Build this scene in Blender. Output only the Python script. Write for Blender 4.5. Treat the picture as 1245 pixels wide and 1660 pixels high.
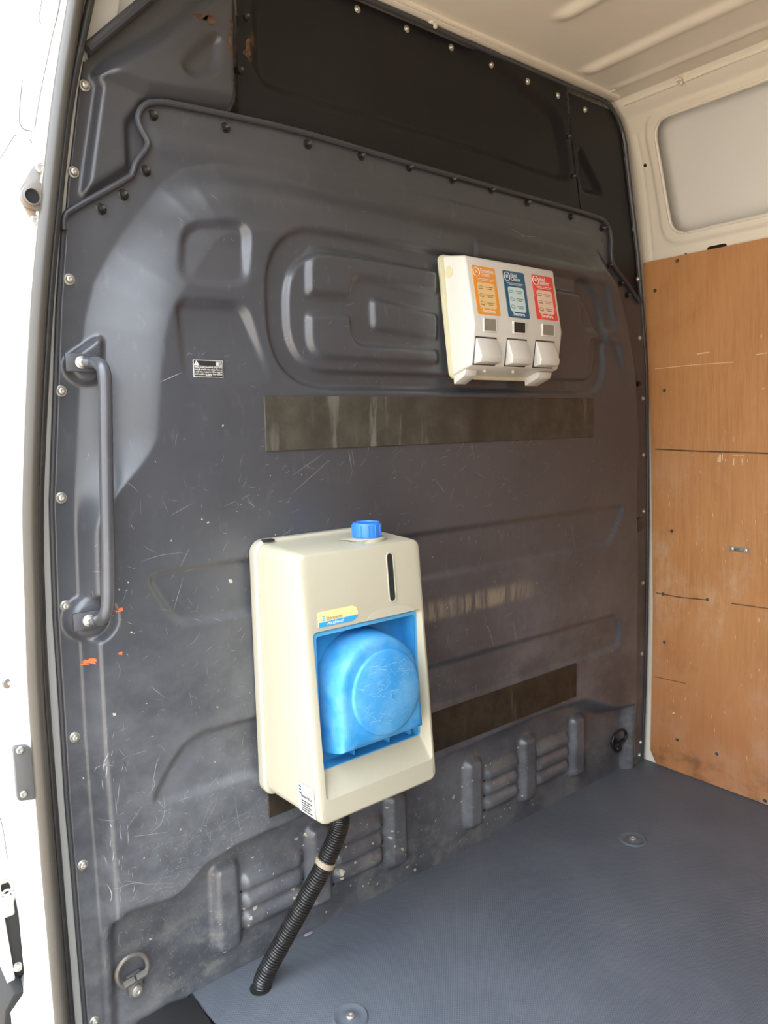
import bpy, bmesh, math, random
import numpy as np
from mathutils import Vector, Matrix

for o in list(bpy.data.objects):
    bpy.data.objects.remove(o, do_unlink=True)
SC = bpy.context.scene
COL = SC.collection
random.seed(7)
RNG = np.random.default_rng(11)

# ------------------------------------------------------------------ camera
F, CX, CY = 1205.0, 622.5, 830.0
M = np.array([[0.77698032, 0.08946263, -0.62313563],
              [-0.62914473, 0.07595651, -0.77356804],
              [-0.02187422, 0.99308965, 0.11530165]])
CAM = np.array([-0.31430218, -1.22454653, 1.03862915])
cd = bpy.data.cameras.new('camera')
cam = bpy.data.objects.new('camera', cd)
COL.objects.link(cam)
m4 = Matrix.Identity(4)
for i in range(3):
    for j in range(3):
        m4[i][j] = M[i, j]
    m4[i][3] = CAM[i]
cam.matrix_world = m4
cd.sensor_fit = 'HORIZONTAL'
cd.sensor_width = 36.0
cd.lens = F / 1245.0 * 36.0
cd.clip_start = 0.02
SC.camera = cam

# ------------------------------------------------------------------ light
SC.view_settings.view_transform = 'Standard'
SC.view_settings.look = 'None'
SC.view_settings.gamma = 1.0
SC.view_settings.use_curve_mapping = False
SC.view_settings.exposure = 1.15
world = bpy.data.worlds.new('sky')
SC.world = world
world.use_nodes = True
wn = world.node_tree
wn.nodes.clear()
w_out = wn.nodes.new('ShaderNodeOutputWorld')
w_bg = wn.nodes.new('ShaderNodeBackground')
w_tc = wn.nodes.new('ShaderNodeTexCoord')
w_sep = wn.nodes.new('ShaderNodeSeparateXYZ')
w_ramp = wn.nodes.new('ShaderNodeValToRGB')
w_ramp.color_ramp.elements[0].position = 0.0
w_ramp.color_ramp.elements[0].color = (0.34, 0.34, 0.33, 1)
w_ramp.color_ramp.elements[1].position = 0.9
w_ramp.color_ramp.elements[1].color = (1.15, 1.3, 1.5, 1)
w_noise = wn.nodes.new('ShaderNodeTexNoise')
w_noise.inputs['Scale'].default_value = 2.2
w_noise.inputs['Detail'].default_value = 6
w_cr = wn.nodes.new('ShaderNodeValToRGB')
w_cr.color_ramp.elements[0].position = 0.50
w_cr.color_ramp.elements[1].position = 0.72
w_cr.color_ramp.elements[1].color = (0.6, 0.6, 0.6, 1)
w_mix = wn.nodes.new('ShaderNodeMix')
w_mix.data_type = 'RGBA'
w_mix.inputs[7].default_value = (1.25, 1.25, 1.25, 1)
wn.links.new(w_tc.outputs['Generated'], w_sep.inputs[0])
wn.links.new(w_sep.outputs['Z'], w_ramp.inputs[0])
wn.links.new(w_tc.outputs['Generated'], w_noise.inputs['Vector'])
wn.links.new(w_noise.outputs[0], w_cr.inputs[0])
wn.links.new(w_cr.outputs[0], w_mix.inputs[0])
wn.links.new(w_ramp.outputs[0], w_mix.inputs[6])
wn.links.new(w_mix.outputs[2], w_bg.inputs[0])
w_bg.inputs[1].default_value = 3.4
wn.links.new(w_bg.outputs[0], w_out.inputs[0])
sd = bpy.data.lights.new('sun', 'SUN')
sd.energy = 6.0
sd.angle = math.radians(3)
sd.color = (1.0, 0.95, 0.87)
sun = bpy.data.objects.new('sun', sd)
COL.objects.link(sun)
sun.rotation_euler = (math.radians(18), math.radians(38), 0)   # comes over the roof from the far side

# ------------------------------------------------------------------ pixel rays
def ray(u, v):
    return M @ np.array([(u - CX) / F, -(v - CY) / F, -1.0])
def onY(u, v, Y):
    d = ray(u, v); return CAM + d * ((Y - CAM[1]) / d[1])
def onX(u, v, X):
    d = ray(u, v); return CAM + d * ((X - CAM[0]) / d[0])
def onZ(u, v, Z):
    d = ray(u, v); return CAM + d * ((Z - CAM[2]) / d[2])
def onP(u, v, p0, n):
    d = ray(u, v); return CAM + d * (np.dot(np.array(p0) - CAM, n) / np.dot(d, n))
def PP(lst, h):
    return [tuple(onY(u, v, -h)[[0, 2]]) for u, v in lst]

# ------------------------------------------------------------------ materials
def mat(name, col, rough=0.5, metal=0.0, spec=0.5, noise=None, bump=None, coat=0.0):
    m = bpy.data.materials.new(name)
    m.use_nodes = True
    nt = m.node_tree
    b = nt.nodes['Principled BSDF']
    b.inputs['Base Color'].default_value = (*col, 1)
    b.inputs['Roughness'].default_value = rough
    b.inputs['Metallic'].default_value = metal
    b.inputs['Specular IOR Level'].default_value = spec
    b.inputs['Coat Weight'].default_value = coat
    if noise:
        scale, col2, lo, hi = noise[:4]
        tc = nt.nodes.new('ShaderNodeTexCoord')
        mp = nt.nodes.new('ShaderNodeMapping')
        nt.links.new(tc.outputs['Object'], mp.inputs[0])
        if len(noise) > 4:
            mp.inputs['Scale'].default_value = noise[4]
        n = nt.nodes.new('ShaderNodeTexNoise')
        n.inputs['Scale'].default_value = scale
        n.inputs['Detail'].default_value = 8
        n.inputs['Roughness'].default_value = 0.65
        nt.links.new(mp.outputs[0], n.inputs['Vector'])
        r = nt.nodes.new('ShaderNodeValToRGB')
        r.color_ramp.elements[0].position = lo
        r.color_ramp.elements[0].color = (*col, 1)
        r.color_ramp.elements[1].position = hi
        r.color_ramp.elements[1].color = (*col2, 1)
        nt.links.new(n.outputs[0], r.inputs[0])
        nt.links.new(r.outputs[0], b.inputs['Base Color'])
    if bump:
        n2 = nt.nodes.new('ShaderNodeTexNoise')
        n2.inputs['Scale'].default_value = bump[0]
        tc2 = nt.nodes.new('ShaderNodeTexCoord')
        nt.links.new(tc2.outputs['Object'], n2.inputs['Vector'])
        bp = nt.nodes.new('ShaderNodeBump')
        bp.inputs['Strength'].default_value = bump[1]
        bp.inputs['Distance'].default_value = 0.002
        nt.links.new(n2.outputs[0], bp.inputs['Height'])
        nt.links.new(bp.outputs[0], b.inputs['Normal'])
    return m

class NT:
    """small helper to write node graphs"""
    def __init__(s, m):
        s.t = m.node_tree; s.b = s.t.nodes['Principled BSDF']
        g = s.t.nodes.new('ShaderNodeNewGeometry'); s.pos = g.outputs['Position']
        sp = s.t.nodes.new('ShaderNodeSeparateXYZ'); s.t.links.new(s.pos, sp.inputs[0])
        s.x, s.y, s.z = sp.outputs
    def link(s, a, b): s.t.links.new(a, b)
    def noise(s, scale, stretch=(1, 1, 1), detail=6, rough=0.6, off=(0, 0, 0), dist=0.0):
        mp = s.t.nodes.new('ShaderNodeMapping'); s.link(s.pos, mp.inputs[0])
        mp.inputs['Scale'].default_value = stretch; mp.inputs['Location'].default_value = off
        n = s.t.nodes.new('ShaderNodeTexNoise'); s.link(mp.outputs[0], n.inputs['Vector'])
        n.inputs['Scale'].default_value = scale; n.inputs['Detail'].default_value = detail
        n.inputs['Roughness'].default_value = rough; n.inputs['Distortion'].default_value = dist
        return n.outputs[0]
    def rng(s, v, a, b, c=0.0, d=1.0):
        n = s.t.nodes.new('ShaderNodeMapRange'); n.interpolation_type = 'SMOOTHSTEP'
        s.link(v, n.inputs[0])
        for i, k in enumerate((a, b, c, d)): n.inputs[i + 1].default_value = k
        return n.outputs[0]
    def mul(s, a, b, op='MULTIPLY'):
        n = s.t.nodes.new('ShaderNodeMath'); n.operation = op
        for i, k in enumerate((a, b)):
            if isinstance(k, (int, float)): n.inputs[i].default_value = k
            else: s.link(k, n.inputs[i])
        return n.outputs[0]
    def mix(s, f, a, b):
        n = s.t.nodes.new('ShaderNodeMix'); n.data_type = 'RGBA'
        if isinstance(f, (int, float)): n.inputs[0].default_value = f
        else: s.link(f, n.inputs[0])
        for i, k in ((6, a), (7, b)):
            if isinstance(k, tuple): n.inputs[i].default_value = (*k, 1)
            else: s.link(k, n.inputs[i])
        return n.outputs[2]
    def bump(s, hgt, strength=0.3, dist=0.002):
        bp = s.t.nodes.new('ShaderNodeBump'); bp.inputs['Strength'].default_value = strength
        bp.inputs['Distance'].default_value = dist
        s.link(hgt, bp.inputs['Height']); s.link(bp.outputs[0], s.b.inputs['Normal'])

def panel_mat():
    m = mat('bulkhead_plastic', (0.06, 0.065, 0.073), 0.33, spec=0.5, coat=0.3)
    m.node_tree.nodes['Principled BSDF'].inputs['Coat Roughness'].default_value = 0.28
    g = NT(m)
    base = g.mix(g.rng(g.noise(3.0), 0.35, 0.7), (0.050, 0.053, 0.061), (0.064, 0.067, 0.076))
    fine = g.rng(g.noise(60, (1, 1, 0.35), 8, 0.7), 0.55, 0.8)
    base = g.mix(g.mul(fine, 0.35), base, (0.16, 0.16, 0.165))
    # dust low on the panel, then scuffs mixed with painted-in light
    low = g.rng(g.z, 0.30, 0.06)
    dust = g.rng(g.noise(14, (1, 1, 1.3), 9, 0.72), 0.47, 0.68)
    base = g.mix(g.mul(g.mul(low, dust), 0.55), base, (0.25, 0.235, 0.20))
    lit_scuffs = g.mul(g.rng(g.noise(5, (1, 1, 1.2), 9, 0.7, (2, 0, 5)), 0.36, 0.66), g.rng(g.z, 1.0, 0.25))  # scuffing plus door light put into the colour, paler towards the bottom
    base = g.mix(g.mul(lit_scuffs, 0.62), base, (0.17, 0.175, 0.185))
    # brown rub mark beside the wash unit
    bx = g.mul(g.rng(g.x, 0.60, 0.70), g.rng(g.x, 1.16, 1.0))
    bz = g.mul(g.rng(g.z, 0.605, 0.622), g.rng(g.z, 0.665, 0.64))
    st = g.mul(g.mul(bx, bz), g.rng(g.noise(9, (6, 1, 1)), 0.35, 0.6))
    base = g.mix(g.mul(st, 0.75), base, (0.28, 0.235, 0.17))
    g.link(base, g.b.inputs['Base Color'])
    g.link(g.rng(g.noise(25), 0.3, 0.75, 0.28, 0.40), g.b.inputs['Roughness'])
    g.bump(g.noise(700, detail=2), 0.12, 0.0006)
    return m

def floor_mat():
    m = mat('floor_vinyl', (0.075, 0.085, 0.105), 0.5)
    g = NT(m)
    base = g.mix(g.rng(g.noise(4), 0.35, 0.7), (0.082, 0.093, 0.112), (0.106, 0.117, 0.135))
    # dimple grid, 5 mm
    k = 2 * math.pi / 0.0062
    def wv(v):
        a = g.mul(v, k)
        n = g.t.nodes.new('ShaderNodeMath'); n.operation = 'SINE'; g.link(a, n.inputs[0]); return n.outputs[0]
    dots = g.mul(wv(g.x), wv(g.y))
    peak = g.rng(dots, 0.35, 0.9)
    base = g.mix(g.mul(peak, 0.45), base, (0.20, 0.215, 0.24))
    dust = g.rng(g.noise(9, detail=9, rough=0.7), 0.55, 0.8)
    base = g.mix(g.mul(dust, 0.25), base, (0.22, 0.22, 0.215))
    g.link(base, g.b.inputs['Base Color'])
    g.bump(dots, 0.35, 0.0012)
    return m

def ply_mat():
    m = mat('plywood', (0.42, 0.20, 0.075), 0.55)
    g = NT(m)
    grain = g.noise(9, (1, 11, 0.7), 10, 0.75, dist=0.8)
    base = g.mix(g.rng(grain, 0.3, 0.72), (0.40, 0.170, 0.055), (0.51, 0.240, 0.086))
    fig = g.rng(g.noise(2.0, (1, 1.3, 1), 4, 0.5, dist=2.2), 0.42, 0.62)
    base = g.mix(g.mul(fig, 0.35), base, (0.55, 0.27, 0.10))
    # pale rubbed wear low down
    wear = g.mul(g.rng(g.noise(7, (1, 1, 0.6), 9, 0.7, (3, 1, 2)), 0.46, 0.72), g.rng(g.z, 1.1, 0.55))
    base = g.mix(g.mul(wear, 0.75), base, (0.60, 0.40, 0.25))
    redd = g.rng(g.z, 0.55, 0.1)
    base = g.mix(g.mul(redd, 0.5), base, (0.38, 0.135, 0.05))
    dirt = g.mul(g.rng(g.noise(9, (1, 1, 1.5), 7), 0.45, 0.7), g.rng(g.z, 0.11, 0.015))
    base = g.mix(g.mul(dirt, 0.9), base, (0.06, 0.03, 0.018))
    sp = g.mul(g.rng(g.noise(2.4, (1, 1, 1), 5, 0.6, (9, 4, 1)), 0.63, 0.72), 0.5)
    base = g.mix(sp, base, (0.22, 0.075, 0.03))
    g.link(base, g.b.inputs['Base Color'])
    g.bump(grain, 0.08, 0.001)
    return m

def strip_mat(name, a, b, drip, seed):
    m = mat(name, a, 0.5)
    g = NT(m)
    base = g.mix(g.rng(g.noise(18, (1, 1, 1), 9, 0.72, (seed, 0, 0)), 0.35, 0.7), a, b)
    v = g.mul(g.rng(g.noise(40, (1, 1, 0.12), 6, 0.6, (0, seed, 0)), 0.53, 0.66), g.rng(g.noise(5, (1, 1, 0.4), 3, 0.5, (seed, 2, 0)), 0.45, 0.6))
    base = g.mix(g.mul(v, 0.8), base, drip)
    dk = g.rng(g.noise(3.3, (1, 1, 0.2), 3, 0.5, (0, 3, seed)), 0.60, 0.70)
    base = g.mix(g.mul(dk, 0.8), base, (0.022, 0.017, 0.012))
    g.link(base, g.b.inputs['Base Color'])
    g.bump(g.noise(160, detail=5), 0.4, 0.001)
    return m

MT = dict(
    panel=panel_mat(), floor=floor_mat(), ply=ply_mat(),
    bead=mat('bead_black', (0.045, 0.047, 0.053), 0.38),
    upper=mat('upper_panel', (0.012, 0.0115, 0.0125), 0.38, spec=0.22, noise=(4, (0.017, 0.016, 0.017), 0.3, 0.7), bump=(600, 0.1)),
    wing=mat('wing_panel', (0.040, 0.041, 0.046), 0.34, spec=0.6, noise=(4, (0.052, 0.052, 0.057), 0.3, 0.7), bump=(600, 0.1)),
    white=mat('van_white', (0.56, 0.555, 0.515), 0.32, noise=(2.0, (0.52, 0.515, 0.475), 0.4, 0.75)),
    cargo=mat('low_bounce_dark', (0.16, 0.10, 0.06), 0.7),  # unseen rear and side walls, darkened to cut bounce light on the bulkhead
    inner=mat('inner_white', (0.79, 0.725, 0.60), 0.38, noise=(3.0, (0.73, 0.665, 0.545), 0.35, 0.75)),
    blank=mat('window_blank', (0.74, 0.72, 0.67), 0.4, noise=(3.0, (0.69, 0.67, 0.62), 0.35, 0.75)),
    sealgrey=mat('seal_grey', (0.062, 0.058, 0.050), 0.35, noise=(5, (0.052, 0.042, 0.030), 0.35, 0.75)),
    sealblack=mat('seal_black', (0.028, 0.027, 0.026), 0.42, noise=(30, (0.075, 0.07, 0.06), 0.55, 0.8)),
    steel=mat('zinc_bolt', (0.62, 0.60, 0.54), 0.36, 0.85),
    darksteel=mat('dark_steel', (0.10, 0.098, 0.092), 0.35, 0.8, noise=(60, (0.26, 0.23, 0.18), 0.45, 0.7)),
    blackmetal=mat('black_stud', (0.018, 0.018, 0.018), 0.35, 0.3),
    bracket=mat('worn_bracket', (0.17, 0.165, 0.155), 0.45, 0.5, noise=(40, (0.30, 0.22, 0.15), 0.45, 0.75)),
    beige=mat('beige_plastic', (0.45, 0.42, 0.315), 0.42, noise=(6, (0.42, 0.39, 0.29), 0.35, 0.8)),
    beige2=mat('beige_back', (0.47, 0.44, 0.34), 0.45),
    blue=mat('blue_plastic', (0.030, 0.25, 0.56), 0.42, noise=(10, (0.07, 0.33, 0.62), 0.40, 0.8)),
    bluescuff=mat('blue_scuffed', (0.030, 0.25, 0.55), 0.45, noise=(16, (0.17, 0.42, 0.64), 0.42, 0.85)),
    bluerim=mat('blue_rim', (0.09, 0.39, 0.70), 0.4),
    bluemark=mat('blue_scratch', (0.30, 0.52, 0.66), 0.6),
    cap=mat('cap_blue', (0.035, 0.20, 0.72), 0.4),
    black=mat('black_plastic', (0.02, 0.02, 0.02), 0.45),
    gloss=mat('gauge_glass', (0.02, 0.028, 0.03), 0.15),
    hose=mat('hose_black', (0.016, 0.0155, 0.015), 0.28, spec=0.7, noise=(50, (0.04, 0.034, 0.028), 0.5, 0.8)),
    tape=mat('hose_band', (0.30, 0.25, 0.18), 0.6),
    dwhite=mat('dispenser_white', (0.68, 0.665, 0.61), 0.38, noise=(9, (0.63, 0.615, 0.56), 0.45, 0.8)),
    dcream=mat('dispenser_cream', (0.62, 0.59, 0.40), 0.45),
    dwin=mat('smoked_window', (0.26, 0.25, 0.20), 0.2),
    prorange=mat('print_orange', (0.86, 0.33, 0.03), 0.45, noise=(45, (0.90, 0.45, 0.12), 0.5, 0.8)),
    prblue=mat('print_blue', (0.008, 0.10, 0.20), 0.45, noise=(60, (0.02, 0.15, 0.26), 0.5, 0.8)),
    prred=mat('print_red', (0.80, 0.055, 0.035), 0.45, noise=(50, (0.86, 0.30, 0.20), 0.5, 0.75)),
    ppeach=mat('print_peach', (0.88, 0.60, 0.27), 0.5),
    ppale=mat('print_pale_blue', (0.60, 0.78, 0.78), 0.5),
    ppink=mat('print_pink', (0.84, 0.62, 0.47), 0.5),
    pwhite=mat('print_white', (0.86, 0.85, 0.80), 0.5),
    stickerwhite=mat('sticker_white', (0.46, 0.46, 0.43), 0.5),
    pdark=mat('print_dark', (0.10, 0.09, 0.08), 0.5),
    pyellow=mat('sticker_yellow', (0.80, 0.66, 0.30), 0.45),
    pcyan=mat('sticker_blue', (0.03, 0.33, 0.70), 0.45),
    pnavy=mat('sticker_navy', (0.02, 0.07, 0.36), 0.45),
    ptan=mat('sticker_ink', (0.20, 0.13, 0.06), 0.5),
    scratch=mat('scratch', (0.27, 0.27, 0.27), 0.6),
    speck=mat('paint_speck', (0.45, 0.41, 0.32), 0.6),
    orange=mat('orange_scuff', (0.75, 0.15, 0.04), 0.6),
    rust=mat('rust', (0.05, 0.022, 0.012), 0.8, noise=(70, (0.17, 0.085, 0.035), 0.4, 0.7)),
    hole=mat('hole_dark', (0.006, 0.006, 0.006), 0.9),
    woodscr=mat('pale_wood', (0.70, 0.48, 0.27), 0.6),
    ground=mat('sandy_ground', (0.46, 0.36, 0.26), 0.9, noise=(3, (0.38, 0.30, 0.22), 0.3, 0.7)),
    cup=mat('floor_cup', (0.10, 0.112, 0.13), 0.3),
    trim=mat('sill_trim_grey', (0.028, 0.028, 0.027), 0.7, spec=0.2),
    sill=mat('sill_grey', (0.09, 0.09, 0.088), 0.5),
    glass=mat('cab_glass', (0.10, 0.14, 0.18), 0.05),
    strip1=strip_mat('rubber_strip_grey', (0.036, 0.033, 0.025), (0.068, 0.063, 0.048), (0.15, 0.145, 0.125), 2.0),
    strip2=strip_mat('rubber_strip_brown', (0.014, 0.010, 0.006), (0.042, 0.032, 0.018), (0.09, 0.075, 0.05), 5.0),
)

# ------------------------------------------------------------------ objects
ORG = {}
def setp(o, label=None, category=None, group=None, kind=None):
    for k, v in (('label', label), ('category', category), ('group', group), ('kind', kind)):
        if v: o[k] = v
    return o
def root(name, loc, label, cat, group=None, kind=None):
    o = bpy.data.objects.new(name, None)
    o.empty_display_size = 0.03
    COL.objects.link(o)
    o.location = Vector([float(c) for c in loc])
    ORG[o] = np.array(loc, float)
    return setp(o, label, cat, group, kind)
def part(name, vf, material, parent=None, sharp=35, origin=None, **props):
    v, f = vf
    v = np.asarray(v, float)
    if origin is None:
        origin = ORG[parent] if parent is not None else np.zeros(3)
    origin = np.asarray(origin, float)
    me = bpy.data.meshes.new(name)
    me.from_pydata((v - origin).tolist(), [], f)
    me.materials.append(MT[material])
    if sharp:
        me.shade_smooth()
        me.set_sharp_from_angle(angle=math.radians(sharp))
    o = bpy.data.objects.new(name, me)
    COL.objects.link(o)
    ORG[o] = origin
    if parent is not None:
        o.parent = parent
        o.location = Vector((origin - ORG[parent]).tolist())
    else:
        o.location = Vector(origin.tolist())
    return setp(o, **props)
def inst(src, name, pos, parent, rot=None, scale=None):
    o = bpy.data.objects.new(name, src)
    COL.objects.link(o)
    pos = np.asarray(pos, float)
    ORG[o] = pos
    o.parent = parent
    o.location = Vector((pos - ORG[parent]).tolist())
    if rot: o.rotation_euler = rot
    if scale: o.scale = scale
    return o
def cat(*vfs):
    V, Fs = [], []
    for v, f in vfs:
        n = len(V)
        V.extend([tuple(p) for p in v])
        Fs.extend([tuple(i + n for i in q) for q in f])
    return V, Fs
def bm_out(bm):
    bm.verts.ensure_lookup_table(); bm.verts.index_update()
    r = [tuple(v.co) for v in bm.verts], [tuple(v.index for v in f.verts) for f in bm.faces]
    bm.free(); return r
def rbox(c, s, bev=0.0, seg=2, R=None):
    bm = bmesh.new()
    bmesh.ops.create_cube(bm, size=1.0)
    for v in bm.verts: v.co = Vector((v.co.x * s[0], v.co.y * s[1], v.co.z * s[2]))
    if bev > 0:
        bmesh.ops.bevel(bm, geom=bm.edges[:], offset=bev, segments=seg, affect='EDGES', profile=0.5)
    if R is not None: bmesh.ops.transform(bm, matrix=R.to_4x4(), verts=bm.verts)
    for v in bm.verts: v.co += Vector([float(k) for k in c])
    return bm_out(bm)
def poly_prism(pts3, direc, bev=0.0, seg=2):
    """extrude a planar 3d polygon along a vector, bevel the edges"""
    bm = bmesh.new()
    vs = [bm.verts.new([float(c) for c in p]) for p in pts3]
    f = bm.faces.new(vs)
    r = bmesh.ops.extrude_face_region(bm, geom=[f])
    nv = [e for e in r['geom'] if isinstance(e, bmesh.types.BMVert)]
    bmesh.ops.translate(bm, verts=nv, vec=Vector([float(c) for c in direc]))
    bmesh.ops.recalc_face_normals(bm, faces=bm.faces)
    if bev > 0:
        bmesh.ops.bevel(bm, geom=bm.edges[:], offset=bev, segments=seg, affect='EDGES', profile=0.5, clamp_overlap=True)
    return bm_out(bm)
def smooth_path(pts, n=8, closed=False):
    """Catmull-Rom"""
    P = [np.array(p, float) for p in pts]
    out = []
    N = len(P)
    rngi = range(N if closed else N - 1)
    for i in rngi:
        if closed: a, b, c, d = P[i - 1], P[i], P[(i + 1) % N], P[(i + 2) % N]
        else: a, b, c, d = P[max(i - 1, 0)], P[i], P[i + 1], P[min(i + 2, N - 1)]
        for k in range(n):
            t = k / n
            out.append(0.5 * ((2 * b) + (c - a) * t + (2 * a - 5 * b + 4 * c - d) * t * t + (3 * b - a - 3 * c + d) * t ** 3))
    if not closed: out.append(P[-1])
    return out
def tube(path, rad, n=12, closed=False, caps=True, flat=1.0):
    P = [np.array(p, float) for p in path]
    N = len(P)
    rad = [rad] * N if np.isscalar(rad) else rad
    V, Fs = [], []
    up = np.array([0.0, -1.0, 0.02])
    for i in range(N):
        if closed: t = P[(i + 1) % N] - P[i - 1]
        else: t = P[min(i + 1, N - 1)] - P[max(i - 1, 0)]
        t = t / (np.linalg.norm(t) + 1e-12)
        a = up - t * np.dot(up, t)
        if np.linalg.norm(a) < 0.05: a = np.array([1.0, 0, 0]) - t * t[0]
        a /= np.linalg.norm(a)
        b = np.cross(t, a)
        for k in range(n):
            an = 2 * math.pi * k / n
            V.append(tuple(P[i] + rad[i] * (a * math.cos(an) * flat + b * math.sin(an))))
    for i in range(N if closed else N - 1):
        j = (i + 1) % N
        for k in range(n):
            l = (k + 1) % n
            Fs.append((i * n + k, i * n + l, j * n + l, j * n + k))
    if caps and not closed:
        Fs.append(tuple(range(n))[::-1]); Fs.append(tuple((N - 1) * n + k for k in range(n)))
    return V, Fs
def lathe(prof, c, axis=(0, -1, 0), n=20):
    """prof: (radius, height along axis)"""
    ax = np.array(axis, float); ax /= np.linalg.norm(ax)
    a = np.cross(ax, (0, 0, 1.0))
    if np.linalg.norm(a) < 0.1: a = np.array([1.0, 0, 0])
    a /= np.linalg.norm(a); b = np.cross(ax, a)
    c = np.array(c, float)
    V, Fs = [], []
    for r, h in prof:
        for k in range(n):
            t = 2 * math.pi * k / n
            V.append(tuple(c + ax * h + r * (a * math.cos(t) + b * math.sin(t))))
    for i in range(len(prof) - 1):
        for k in range(n):
            l = (k + 1) % n
            Fs.append((i * n + k, i * n + l, (i + 1) * n + l, (i + 1) * n + k))
    Fs.append(tuple((len(prof) - 1) * n + k for k in range(n)))
    Fs.append(tuple(range(n))[::-1])
    return V, Fs
def rrect(x0, x1, z0, z1, r, n=6):
    out = []
    for cx, cz, a0 in ((x1 - r, z1 - r, 0), (x0 + r, z1 - r, 90), (x0 + r, z0 + r, 180), (x1 - r, z0 + r, 270)):
        for k in range(n + 1):
            a = math.radians(a0 + 90 * k / n)
            out.append((cx + r * math.cos(a), cz + r * math.sin(a)))
    return out
def loft(rings, cap0=False, cap1=False):
    n = len(rings[0]); V = []; Fs = []
    for r in rings: V.extend([tuple(p) for p in r])
    for i in range(len(rings) - 1):
        for k in range(n):
            l = (k + 1) % n
            Fs.append((i * n + k, i * n + l, (i + 1) * n + l, (i + 1) * n + k))
    if cap0: Fs.append(tuple(range(n))[::-1])
    if cap1: Fs.append(tuple((len(rings) - 1) * n + k for k in range(n)))
    return V, Fs
def fan(pts): return [tuple(p) for p in pts], [tuple(range(len(pts)))]
def fillet(poly, r, n=5):
    out = []
    N = len(poly)
    for i in range(N):
        p = np.array(poly[i]); a = np.array(poly[i - 1]); b = np.array(poly[(i + 1) % N])
        la, lb = np.linalg.norm(a - p), np.linalg.norm(b - p)
        q = min(r, la * 0.48, lb * 0.48)
        s, e = p + (a - p) / la * q, p + (b - p) / lb * q
        for k in range(n + 1):
            t = k / n
            out.append(tuple((1 - t) ** 2 * s + 2 * t * (1 - t) * p + t * t * e))
    return out

_tc = {}
def text(s, size, org, right, up, align='LEFT', shear=0.0, res=2, squash=1.0, bold=0.0):
    """flat lettering as mesh; org is the base-line start"""
    key = (s, align, shear, res, bold)
    if key not in _tc:
        cu = bpy.data.curves.new('t', 'FONT')
        cu.body = s; cu.size = 1.0; cu.align_x = align; cu.shear = shear
        cu.resolution_u = res; cu.fill_mode = 'FRONT'; cu.offset = bold
        ob = bpy.data.objects.new('t', cu)
        COL.objects.link(ob)
        dg = bpy.context.evaluated_depsgraph_get(); dg.update()
        me = bpy.data.meshes.new_from_object(ob.evaluated_get(dg))
        _tc[key] = ([tuple(v.co) for v in me.vertices], [tuple(p.vertices) for p in me.polygons])
        bpy.data.objects.remove(ob, do_unlink=True)
        bpy.data.curves.remove(cu); bpy.data.meshes.remove(me)
    v, f = _tc[key]
    o, r_, u_ = np.array(org, float), np.array(right, float), np.array(up, float)
    return [tuple(o + r_ * p[0] * size * squash + u_ * p[1] * size) for p in v], f

# ------------------------------------------------------------------ distance fields
def sdf(X, Z, poly):
    P = np.array(poly, float)
    d = np.full(X.shape, 1e9)
    inside = np.zeros(X.shape, bool)
    for i in range(len(P)):
        a, b = P[i - 1], P[i]
        e = b - a
        wx, wz = X - a[0], Z - a[1]
        t = np.clip((wx * e[0] + wz * e[1]) / (e @ e + 1e-15), 0, 1)
        d = np.minimum(d, np.hypot(wx - e[0] * t, wz - e[1] * t))
        c = ((a[1] > Z) != (b[1] > Z))
        with np.errstate(divide='ignore', invalid='ignore'):
            xx = (b[0] - a[0]) * (Z - a[1]) / (b[1] - a[1] + 1e-15) + a[0]
        inside ^= c & (X < xx)
    return np.where(inside, -d, d)
def sm(t):
    t = np.clip(t, 0, 1); return t * t * (3 - 2 * t)
def inn(X, Z, poly, w):
    """1 inside, 0 outside, soft border of width w; evaluated near the polygon only"""
    P = np.array(poly)
    k = (X > P[:, 0].min() - w) & (X < P[:, 0].max() + w) & (Z > P[:, 1].min() - w) & (Z < P[:, 1].max() + w)
    out = np.zeros(X.shape)
    if k.any():
        out[k] = sm(0.5 - sdf(X[k], Z[k], poly) / w)
    return out
def lerpz(z, pts):
    p = sorted(pts); return np.interp(z, [a for a, _ in p], [b for _, b in p])

RIM, MUP, MLO = 0.020, 0.060, 0.052
ED_L = PP([(133, 98), (125, 145), (107, 300), (101, 400), (94, 500), (83, 820), (89, 1000), (99, 1150), (108, 1300), (117, 1400), (138, 1660)], RIM)
ED_R = PP([(1000, 185), (1012, 220), (1020, 290), (1035, 420), (1048, 600), (1050, 840), (1048, 1000), (1044, 1150), (1040, 1240)], RIM)
def xl(z): return lerpz(z, [(b, a) for a, b in ED_L])
def xr(z): return lerpz(z, [(b, a) for a, b in ED_R])

SEAM = PP([(105, 372), (106, 352), (121, 337), (205, 290), (216, 279), (222, 262), (238, 240), (241, 228), (230, 207), (225, 188), (235, 170), (256, 164), (300, 170), (480, 210), (660, 262), (800, 302), (960, 348), (985, 362), (993, 385), (995, 425), (1018, 458), (1040, 490)], 0.03)
SEAMS = [tuple(p) for p in smooth_path(SEAM, 5)]
LOWMASK = SEAMS + [(1.75, SEAMS[-1][1]), (1.75, -1), (-.2, -1), (-.2, SEAMS[0][1])]

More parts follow.
